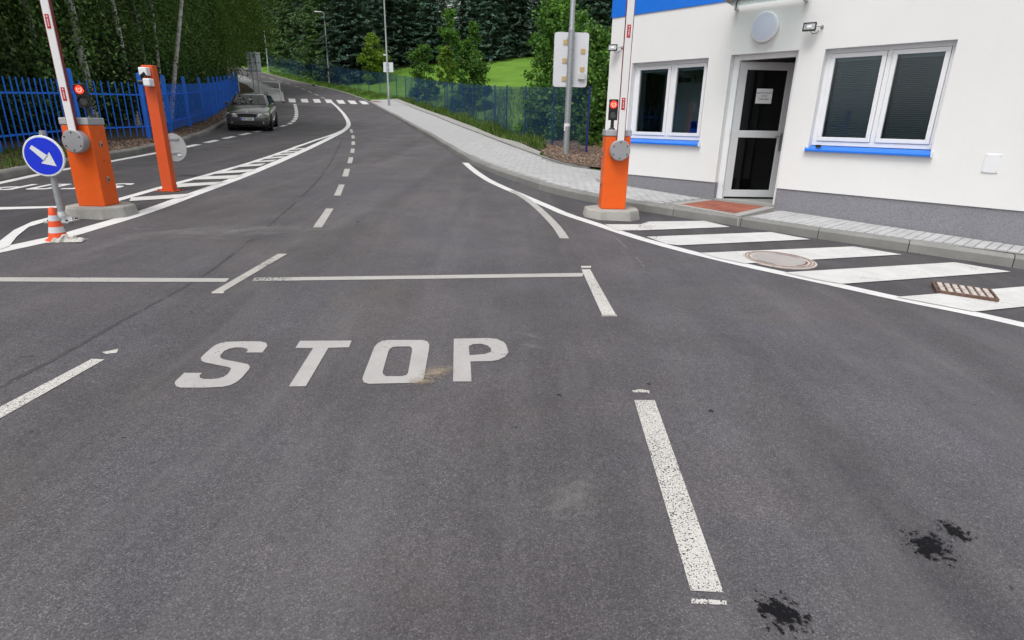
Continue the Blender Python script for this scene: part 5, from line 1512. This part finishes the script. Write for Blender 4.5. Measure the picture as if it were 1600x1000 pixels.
MB().box(-.86, .86, -2.0, 2.1, .165, .199).build('underside', M['black_plastic'], car)

# ------------------------------------------------------------------ trees
def unit(v): return v / np.maximum(np.linalg.norm(v, axis=1, keepdims=True), 1e-9)
def leaf_quads(C, size, aspect=.6, normal=None, spread=1.0):
    """one small diamond leaf at every point of C"""
    n = len(C)
    a = unit(rng.normal(size=(n, 3)))
    if normal is not None: a = unit(normal + a * spread)
    b = unit(np.cross(a, rng.normal(size=(n, 3))))
    s = (size * rng.uniform(.65, 1.35, n))[:, None]
    V = np.stack([C + a * s, C + b * s * aspect, C - a * s, C - b * s * aspect], 1).reshape(-1, 3)
    return V, np.arange(4 * n).reshape(-1, 4)
def limb_tree(h, r_trunk, limbs, wob=.1, seed=0):
    rs_ = random.Random(seed)
    mb = MB()
    k = 7
    tr = [(rs_.uniform(-wob, wob) * i / k, rs_.uniform(-wob, wob) * i / k, h * i / k) for i in range(k + 1)]
    mb.tube(tr, [r_trunk * (1.25 if i == 0 else 1 - .8 * i / k) for i in range(k + 1)], 9)
    tips = []
    for i in range(limbs):
        t = rs_.uniform(.28, .95)
        j = min(k - 1, int(t * k))
        p = Vector(tr[j]).lerp(Vector(tr[j + 1]), t * k - j)
        a = rs_.uniform(0, 6.28)
        L = h * .24 * (1.15 - t) * rs_.uniform(.8, 1.4)
        q = p + Vector((math.cos(a) * L, math.sin(a) * L, L * rs_.uniform(.5, 1.1)))
        m_ = p.lerp(q, .5) + Vector((0, 0, L * .1))
        mb.tube([p, m_, q], [r_trunk * .32, r_trunk * .2, r_trunk * .06], 5, False)
        tips.append(q)
    return mb, tips
def birch_crown(h, base, rad, strands, per, size, seed, drop=1.0):
    r2 = np.random.default_rng(seed)
    t = r2.uniform(0, 1, strands) ** .85
    z = base + (h - base) * t
    prof = rad * np.sqrt(np.clip(1 - (2 * np.clip(t, .0, 1) - .75) ** 2 / 1.75, 0.02, 1)) * np.where(t > .8, (1.06 - t) / .26, 1)
    th = r2.uniform(0, 6.283, strands)
    rr = prof * np.sqrt(r2.uniform(.12, 1, strands)) * (1 + .25 * np.sin(3 * th + seed) * np.cos(z * 1.3 + seed))
    P = np.stack([rr * np.cos(th), rr * np.sin(th), z], 1)
    L = r2.uniform(.5, 1.5, strands) * drop
    out = unit(np.stack([np.cos(th), np.sin(th), 0 * th], 1))
    s = np.linspace(0, 1, per)[None, :, None]
    D = np.stack([out[:, 0] * .35, out[:, 1] * .35, -np.ones(strands)], 1)[:, None, :]
    C = P[:, None, :] + D * (L[:, None, None] * s) + r2.normal(0, .07, (strands, per, 3))
    return C.reshape(-1, 3)
def make_tree(kind, name, label, cat, group, h, mats, crown_pts, leaf, aspect, trunk):
    t = thing(name, label, cat, (0, 0, -50), 0, group)
    trunk.build('trunk', mats[0], t, smooth=True)
    V, F = leaf_quads(crown_pts, leaf, aspect)
    arrays('crown', V, F, mats[1], t)
    return t
def place(proto, used, x, y, rz, s, label=None, group=None, zoff=0.0, zf=T):
    t = proto if not used.get(proto.name) else copy_tree(proto)
    used[proto.name] = True
    t.location = (x, y, zf(x, y) - .05 + zoff)
    t.rotation_euler = (0, 0, rz)
    t.scale = (s, s, s * random.uniform(.94, 1.08))
    if label: t['label'] = label
    if group: t['group'] = group
    return t
used = {}
GB = 'birches of the wood behind the blue picket fence'
DARK = 'dense leafy birch of the dark wood behind the blue picket fence'
birches = []
for i, (h, b, r) in enumerate(((13, 1.4, 2.6), (15, 2.0, 2.9), (11.5, 1.0, 2.4))):
    tr, _ = limb_tree(h * .97, .11, 16, .35, 20 + i)
    birches.append(make_tree('b', 'birch_tree', DARK, 'tree', GB, h, (M['bark_birch'], M['birch_leaf']), birch_crown(h, b, r, 1900, 17, .05, 30 + i), .050, .62, tr))
light = []
for i, (h, b, r) in enumerate(((13, 3.2, 2.6), (12, 2.6, 2.3))):
    tr, _ = limb_tree(h * .97, .10, 16, .4, 50 + i)
    light.append(make_tree('b', 'birch_tree', 'yellow green birch overhanging the far end of the blue fence, sunlight in its leaf colour', 'tree', 'light birches at the bend of the road', h, (M['bark_birch'], M['birch_leaf_lit']), birch_crown(h, b, r, 1700, 15, .05, 60 + i, 1.3), .060, .62, tr))
# birches whose white trunks stand clear in front of the wood
bare = []
for i, (h, b, r, rt) in enumerate(((14, 6.0, 1.9, .115), (13, 5.5, 1.7, .085), (12, 5.2, 1.4, .055))):
    tr, _ = limb_tree(h * .97, rt, 9, .22, 80 + i)
    bare.append(make_tree('b', 'birch_tree', 'x', 'tree', GB, h, (M['bark_birch'], M['birch_leaf']), birch_crown(h, b, r, 800, 14, .05, 90 + i), .050, .62, tr))
for k, (p, x, y, s, lab) in enumerate(((0, -12.35, 17.8, 1.0, 'birch with a thick white trunk just behind the left barrier arm'), (1, -12.75, 20.4, 1.05, 'birch with a white trunk midway between the left barrier and the camera column'),
                                       (2, -13.95, 23.5, 1.0, 'thin pale birch trunk just left of the camera column top'), (2, -13.5, 23.4, 1.1, 'thin pale birch trunk rising behind the camera column'),
                                       (1, -13.05, 22.9, .95, 'leaning birch with white trunk just right of the camera column'))):
    t = place(bare[p], used, x, y, random.uniform(0, 6), s, lab, GB)
    if k == 4: t.rotation_euler = (0, math.radians(15), 0)
    if k == 3: t.rotation_euler = (0, math.radians(2), 0)
CLEAR = [(-12.35, 17.8), (-12.75, 20.4), (-13.95, 23.5), (-13.5, 23.4), (-13.05, 22.9), (-12.3, 22.6)]
def screens(x, y, r):
    """would something of radius r at x, y stand between the road and one of the clear trunks?"""
    for tx, ty in CLEAR:
        d, td = math.hypot(x, y), math.hypot(tx, ty)
        if d < td + .4 and abs(math.atan2(x, y) - math.atan2(tx, ty)) * d < r: return True
    return False
spots = []
for off_, gap in ((3.2, 2.6), (5.8, 2.8), (8.8, 3.2), (12.5, 3.6)):
    line = resample(offset(BLUE_FENCE[1:], -off_), gap)
    spots += [(x + random.uniform(-.6, .6), y + random.uniform(-.7, .7), off_) for x, y in line]
for x, y, off_ in spots:
    if screens(x, y, 1.7): continue
    if y > 47: continue
    place(random.choice(birches), used, x, y, random.uniform(0, 6.28), random.uniform(.85, 1.12))
for x, y in ((-20, 14), (-24, 20), (-19, 9), (-26, 27), (-30, 34), (-34, 42), (-24, 12), (-30, 24), (-36, 34), (-40, 46)):
    place(random.choice(birches), used, x, y, random.uniform(0, 6.28), random.uniform(1.0, 1.25))
for x, y, s in ((-20.6, 40.6, .95), (-21.8, 43.4, 1.0), (-23.4, 46.0, 1.05), (-24.6, 49.5, 1.0), (-26.6, 53.5, 1.05), (-29.0, 57.0, 1.05), (-31.5, 61, 1.1), (-34.5, 65, 1.1), (-27, 46, 1.1), (-30, 50, 1.1), (-33, 56, 1.15), (-38, 70, 1.2), (-24.5, 41.5, 1.05), (-23.7, 52.6, 1.35), (-25.6, 56.0, 1.3), (-28.0, 60.2, 1.35), (-23.5, 49.0, 1.2)):
    place(random.choice(light), used, x, y, random.uniform(0, 6.28), s)
# undergrowth of the wood
und = []
for i in range(2):
    t = thing('hazel_bush', 'dark undergrowth bush between the birch trunks behind the blue fence', 'bush', (0, 0, -50), 0, 'undergrowth of the birch wood')
    mb = MB()
    for k in range(6):
        a = k * 1.05
        mb.tube([(0, 0, 0), (.35 * math.cos(a), .35 * math.sin(a), .9), (.8 * math.cos(a), .8 * math.sin(a), 1.9)], [.025, .018, .006], 5, False)
    mb.build('stems', M['bark'], t)
    C = rng.normal(0, 1, (7500, 3))
    C = unit(C) * rng.uniform(.25, 1, (7500, 1)) ** .5 * np.array([1.35, 1.35, 1.25]) + np.array([0, 0, 1.25])
    C += .18 * np.sin(C[:, [1, 2, 0]] * 5 + i)
    C = C[C[:, 2] > .03]
    V, F = leaf_quads(C, .058, .6)
    arrays('crown', V, F, M['under_leaf'], t)
    und.append(t)
for off_, gap in ((1.9, 1.9), (4.2, 2.1), (7.2, 2.4)):
    for x, y in resample(offset(BLUE_FENCE[1:], -off_), gap):
        x, y = x + random.uniform(-.3, .3), y + random.uniform(-.4, .4)
        if screens(x, y, .75): continue
        place(random.choice(und), used, x, y, random.uniform(0, 6.28), random.uniform(.75, 1.15))

# growth closing the view at the far bend
for px_ in range(372, 470, 9):
    d_ = random.uniform(90, 99)
    x, y = (px_ - 807.6) / 981 * d_, d_
    place(random.choice(und), used, x, y, random.uniform(0, 6.28), random.uniform(1.5, 2.2), 'tall undergrowth bush at the far bend of the road', 'undergrowth at the far bend')
for px_, d_ in ((378, 96), (392, 99), (408, 97), (366, 101), (352, 104)):
    place(random.choice(light), used, (px_ - 807.6) / 981 * d_, d_, random.uniform(0, 6.28), random.uniform(1.0, 1.2))

def spruce_pts(h, rad, seed, levels, per, start=.05):
    r2 = np.random.default_rng(seed)
    C, A = [], []
    for i in range(levels):
        t = start + (1 - start) * max(0, i + r2.uniform(-.3, .3)) / levels
        if t > .985: continue
        z0 = h * t
        nb = int(per * (1.05 - .55 * t))
        for k in range(nb):
            a = 6.283 * (k + r2.uniform(-.35, .35)) / nb + i * .7
            L = rad * (1 - t) ** .82 * r2.uniform(.55, 1.2) + .15
            zj, dr, up_ = r2.uniform(-.28, .28), r2.uniform(.22, .55), r2.uniform(.05, .35)
            n = max(3, int(L / .16))
            s = np.linspace(.12, 1, n) + r2.uniform(-.02, .02, n)
            dz = zj - dr * s * L + up_ * (s ** 2.5) * L - .05
            x, y = np.cos(a) * s * L, np.sin(a) * s * L
            base = np.stack([x, y, z0 + dz], 1)
            side = np.array([-math.sin(a), math.cos(a), 0])
            outw = np.array([math.cos(a), math.sin(a), -.25])
            for sg_ in (-1, 0, 1):
                ln = .30 * (1.15 - .5 * s)[:, None]
                d = unit((side * sg_ * .95 + outw * .75)[None, :] + r2.normal(0, .18, (n, 3)) + np.array([0, 0, -.22]))
                C.append(base + d * ln * .5)
                A.append(d)
    return np.concatenate(C), np.concatenate(A)
def needle_quads(C, A, size, aspect):
    n = len(C)
    b = unit(np.cross(A, np.array([0, 0, 1.0]) + rng.normal(0, .45, (n, 3))))
    s = (size * rng.uniform(.7, 1.3, n))[:, None]
    tip, tail = C + A * s, C - A * s
    V = np.stack([tail + b * s * aspect * .6, tail - b * s * aspect * .6, tip - b * s * aspect * .35 + np.array([0, 0, -.04]), tip + b * s * aspect * .35 + np.array([0, 0, -.04])], 1).reshape(-1, 3)
    return V, np.arange(4 * n).reshape(-1, 4)
spruces = []
GS = 'spruces of the wood above the meadow'
for i, (h, r, mt, lab) in enumerate(((18, 3.1, 'spruce_needle', 'tall blue green spruce in the dark conifer row behind the meadow'), (16, 2.9, 'spruce_needle', 'tall blue green spruce in the dark conifer row behind the meadow'),
                                     (19, 3.3, 'spruce_needle', 'tall blue green spruce in the dark conifer row behind the meadow'), (17, 3.4, 'pine_green', 'mid green conifer standing among the blue spruces'))):
    t = thing('spruce_tree', lab, 'tree', (0, 0, -50), 0, GS if i < 3 else 'green conifers among the spruces')
    MB().tube([(0, 0, 0), (0.05, 0, h * .5), (0, 0, h * .99)], [.20, .11, .015], 8).build('trunk', M['bark'], t, smooth=True)
    C, A = spruce_pts(h, r, 200 + i, int(h / .42), 11)
    V, F = needle_quads(C, A, .19, .42)
    arrays('crown', V, F, M[mt], t)
    spruces.append(t)
def ray_spot(px, depth):
    """plan point at a forward distance along a bearing"""
    return ((px - 807.6) / 981 * depth, depth)
ORD = 'first second third fourth fifth sixth seventh eighth ninth tenth eleventh twelfth thirteenth fourteenth fifteenth sixteenth seventeenth eighteenth nineteenth twentieth twenty-first twenty-second twenty-third twenty-fourth twenty-fifth twenty-sixth twenty-seventh'.split()
row1 = [(405, 100, 0), (428, 93, 0), (450, 88, 3), (472, 81, 3), (492, 78, 0), (514, 73, 3), (537, 70, 1), (560, 69, 0), (584, 77, 2), (607, 80, 0), (630, 79, 1), (652, 82, 3), (676, 79, 2), (694, 84, 1), (722, 78, 0), (748, 80, 2), (768, 77, 1), (792, 79, 0), (815, 80, 2), (838, 78, 1), (858, 80, 0), (882, 78, 2), (906, 80, 1), (930, 79, 0), (955, 81, 2), (985, 80, 1), (1020, 82, 0)]
for i, (px_, d_, k_) in enumerate(row1):
    x, y = ray_spot(px_, d_)
    place(spruces[k_], used, x, y, random.uniform(0, 6.28), {694: .66, 838: .70, 676: .84}.get(px_, random.uniform(.86, 1.08)), '%s conifer from the left in the front row behind the mesh fence and meadow' % ORD[i], 'front row of conifers')
for px_ in list(range(380, 1060, 25)):
    x, y = ray_spot(px_ + random.uniform(-8, 8), random.uniform(88, 97) + (10 if px_ < 470 else 0))
    if 684 < px_ < 716 or 825 < px_ < 850: continue
    place(spruces[random.choice((0, 1, 2))], used, x, y, random.uniform(0, 6.28), random.uniform(.95, 1.2), 'dark spruce in the second row of conifers above the meadow', GS)
for px_ in range(360, 1100, 30):
    x, y = ray_spot(px_ + random.uniform(-8, 8), random.uniform(104, 114) + (8 if px_ < 470 else 0))
    if 676 < px_ < 722 or 820 < px_ < 856: continue
    place(spruces[random.choice((0, 1, 2))], used, x, y, random.uniform(0, 6.28), random.uniform(1.0, 1.25), 'spruce at the back of the conifer wood above the meadow', 'spruces at the back of the wood')

def broadleaf(name, label, h, rad, base, n, leaf, mt, seed, cat='tree', rt=.05, clumps=60, group=None, pointy=0.3):
    """rounded uneven crown of leaf clumps on a short limbed trunk"""
    t = thing(name, label, cat, (0, 0, -50), 0, group)
    tr, tips = limb_tree(h * .85, rt, 14, .12, seed)
    tr.build('trunk', M['bark'], t, smooth=True)
    r2 = np.random.default_rng(seed)
    tt = r2.uniform(0, 1, clumps)
    z = base + (h - base) * tt
    prof = rad * np.sqrt(np.clip(1 - (2 * tt - .7) ** 2 / 1.75, .02, 1)) * (1 - pointy * tt)
    th = r2.uniform(0, 6.283, clumps)
    rr = prof * np.sqrt(r2.uniform(.05, 1, clumps))
    P = np.stack([rr * np.cos(th), rr * np.sin(th), z], 1)
    lump = 1 + .45 * np.sin(2 * th + seed) * np.sin(z * 2.1 + seed) + r2.normal(0, .14, clumps)
    P[:, 0] *= lump
    P[:, 1] *= lump
    cs_ = r2.uniform(.12, .42, clumps) * rad
    m_ = n // clumps
    d = unit(r2.normal(size=(clumps, m_, 3)).reshape(-1, 3)).reshape(clumps, m_, 3)
    C = P[:, None, :] + d * (cs_[:, None, None] * r2.uniform(.15, 1.15, (clumps, m_, 1))) * np.array([1, 1, .8])
    C = C.reshape(-1, 3)
    V, F = leaf_quads(C, leaf, .62)
    arrays('crown', V, F, M[mt], t)
    return t
def put(t, x, y, rz=0.0, z=0.0):
    t.location = (x, y, T(x, y) - .03 + z)
    t.rotation_euler = (0, 0, rz)
    return t
put(broadleaf('hornbeam_tree', 'tall dense green tree behind the mesh fence left of the white sign panel', 5.0, 1.6, .3, 14000, .075, 'bush_leaf', 301, rt=.07, clumps=130), 1.75, 25.4)
put(broadleaf('hornbeam_tree', 'dark bushy tree behind the thick lamp post and mesh fence', 3.6, 1.4, .1, 11000, .075, 'bush_leaf', 302, rt=.05, clumps=110), 2.7, 22.9)
put(broadleaf('leafy_shrub', 'leafy shrub behind the violet blue end post of the mesh fence', 3.0, 1.15, .05, 9000, .07, 'bush_leaf', 303, 'shrub', .035, 90), 3.3, 21.0)
put(broadleaf('leafy_shrub', 'yellow green shrub between the white sign panel and the gatehouse', 4.0, 1.4, .2, 9000, .075, 'lime_leaf', 304, 'shrub', .035, 90), 4.6, 26.0)
put(broadleaf('leafy_shrub', 'low dark shrub at the foot of the tall tree by the fence', 1.9, .95, .0, 6000, .065, 'bush_leaf', 313, 'shrub', .03, 80), 1.0, 23.6)
put(broadleaf('leafy_shrub', 'low bright shrub at the gatehouse corner beyond the bark bed', 1.7, 1.0, .0, 6000, .065, 'lime_leaf', 315, 'shrub', .03, 80), 4.2, 20.0)
put(broadleaf('garden_tree', 'round green bush tree on the bank below the conifers', 3.8, 1.3, .2, 10000, .085, 'bush_leaf', 305, rt=.06, clumps=60, pointy=.25), -2.9, 40.2)
put(broadleaf('garden_tree', 'dark green shrub tree behind the mesh fence right of the crossing lamp post', 4.1, 1.3, .2, 9000, .085, 'bush_leaf', 306, rt=.05, clumps=55, pointy=.3), -7.6, 51.2)
put(broadleaf('young_tree', 'tall pointed young tree rising above the meadow bushes', 6.6, 1.25, .9, 7000, .09, 'bush_leaf', 307, rt=.07, clumps=55, pointy=.45), -5.6, 54)
put(broadleaf('young_tree', 'slender bright green sapling on a thin trunk in the meadow', 4.0, .75, 1.3, 3000, .085, 'lime_leaf', 308, rt=.04, clumps=50), -5.3, 47.4)
put(broadleaf('young_tree', 'small pointed green tree left of the meadow crest', 5.2, 1.1, .6, 5000, .10, 'bush_leaf', 309, rt=.05, clumps=40, pointy=.45), -4.2, 60)
put(broadleaf('lime_tree', 'yellow green young tree behind the mesh fence left of the crossing lamp post', 4.6, 1.6, .3, 8000, .10, 'lime_leaf', 310, rt=.06, clumps=55, pointy=.45), -15.2, 66.5)
put(broadleaf('lime_tree', 'small yellow green bush at the edge of the spruces', 2.4, 1.0, .2, 4000, .10, 'lime_leaf', 311, 'bush', .04, 50), -20.6, 71)
put(broadleaf('larch_tree', 'light green tree in front of the spruces behind the second lamp post', 15, 3.0, 1.5, 15000, .13, 'pine_green', 312, rt=.16, clumps=160, pointy=.55), -23.5, 76)
for p in birches + light + bare + und + spruces:
    if p.location.z < -40: bpy.data.objects.remove(p)
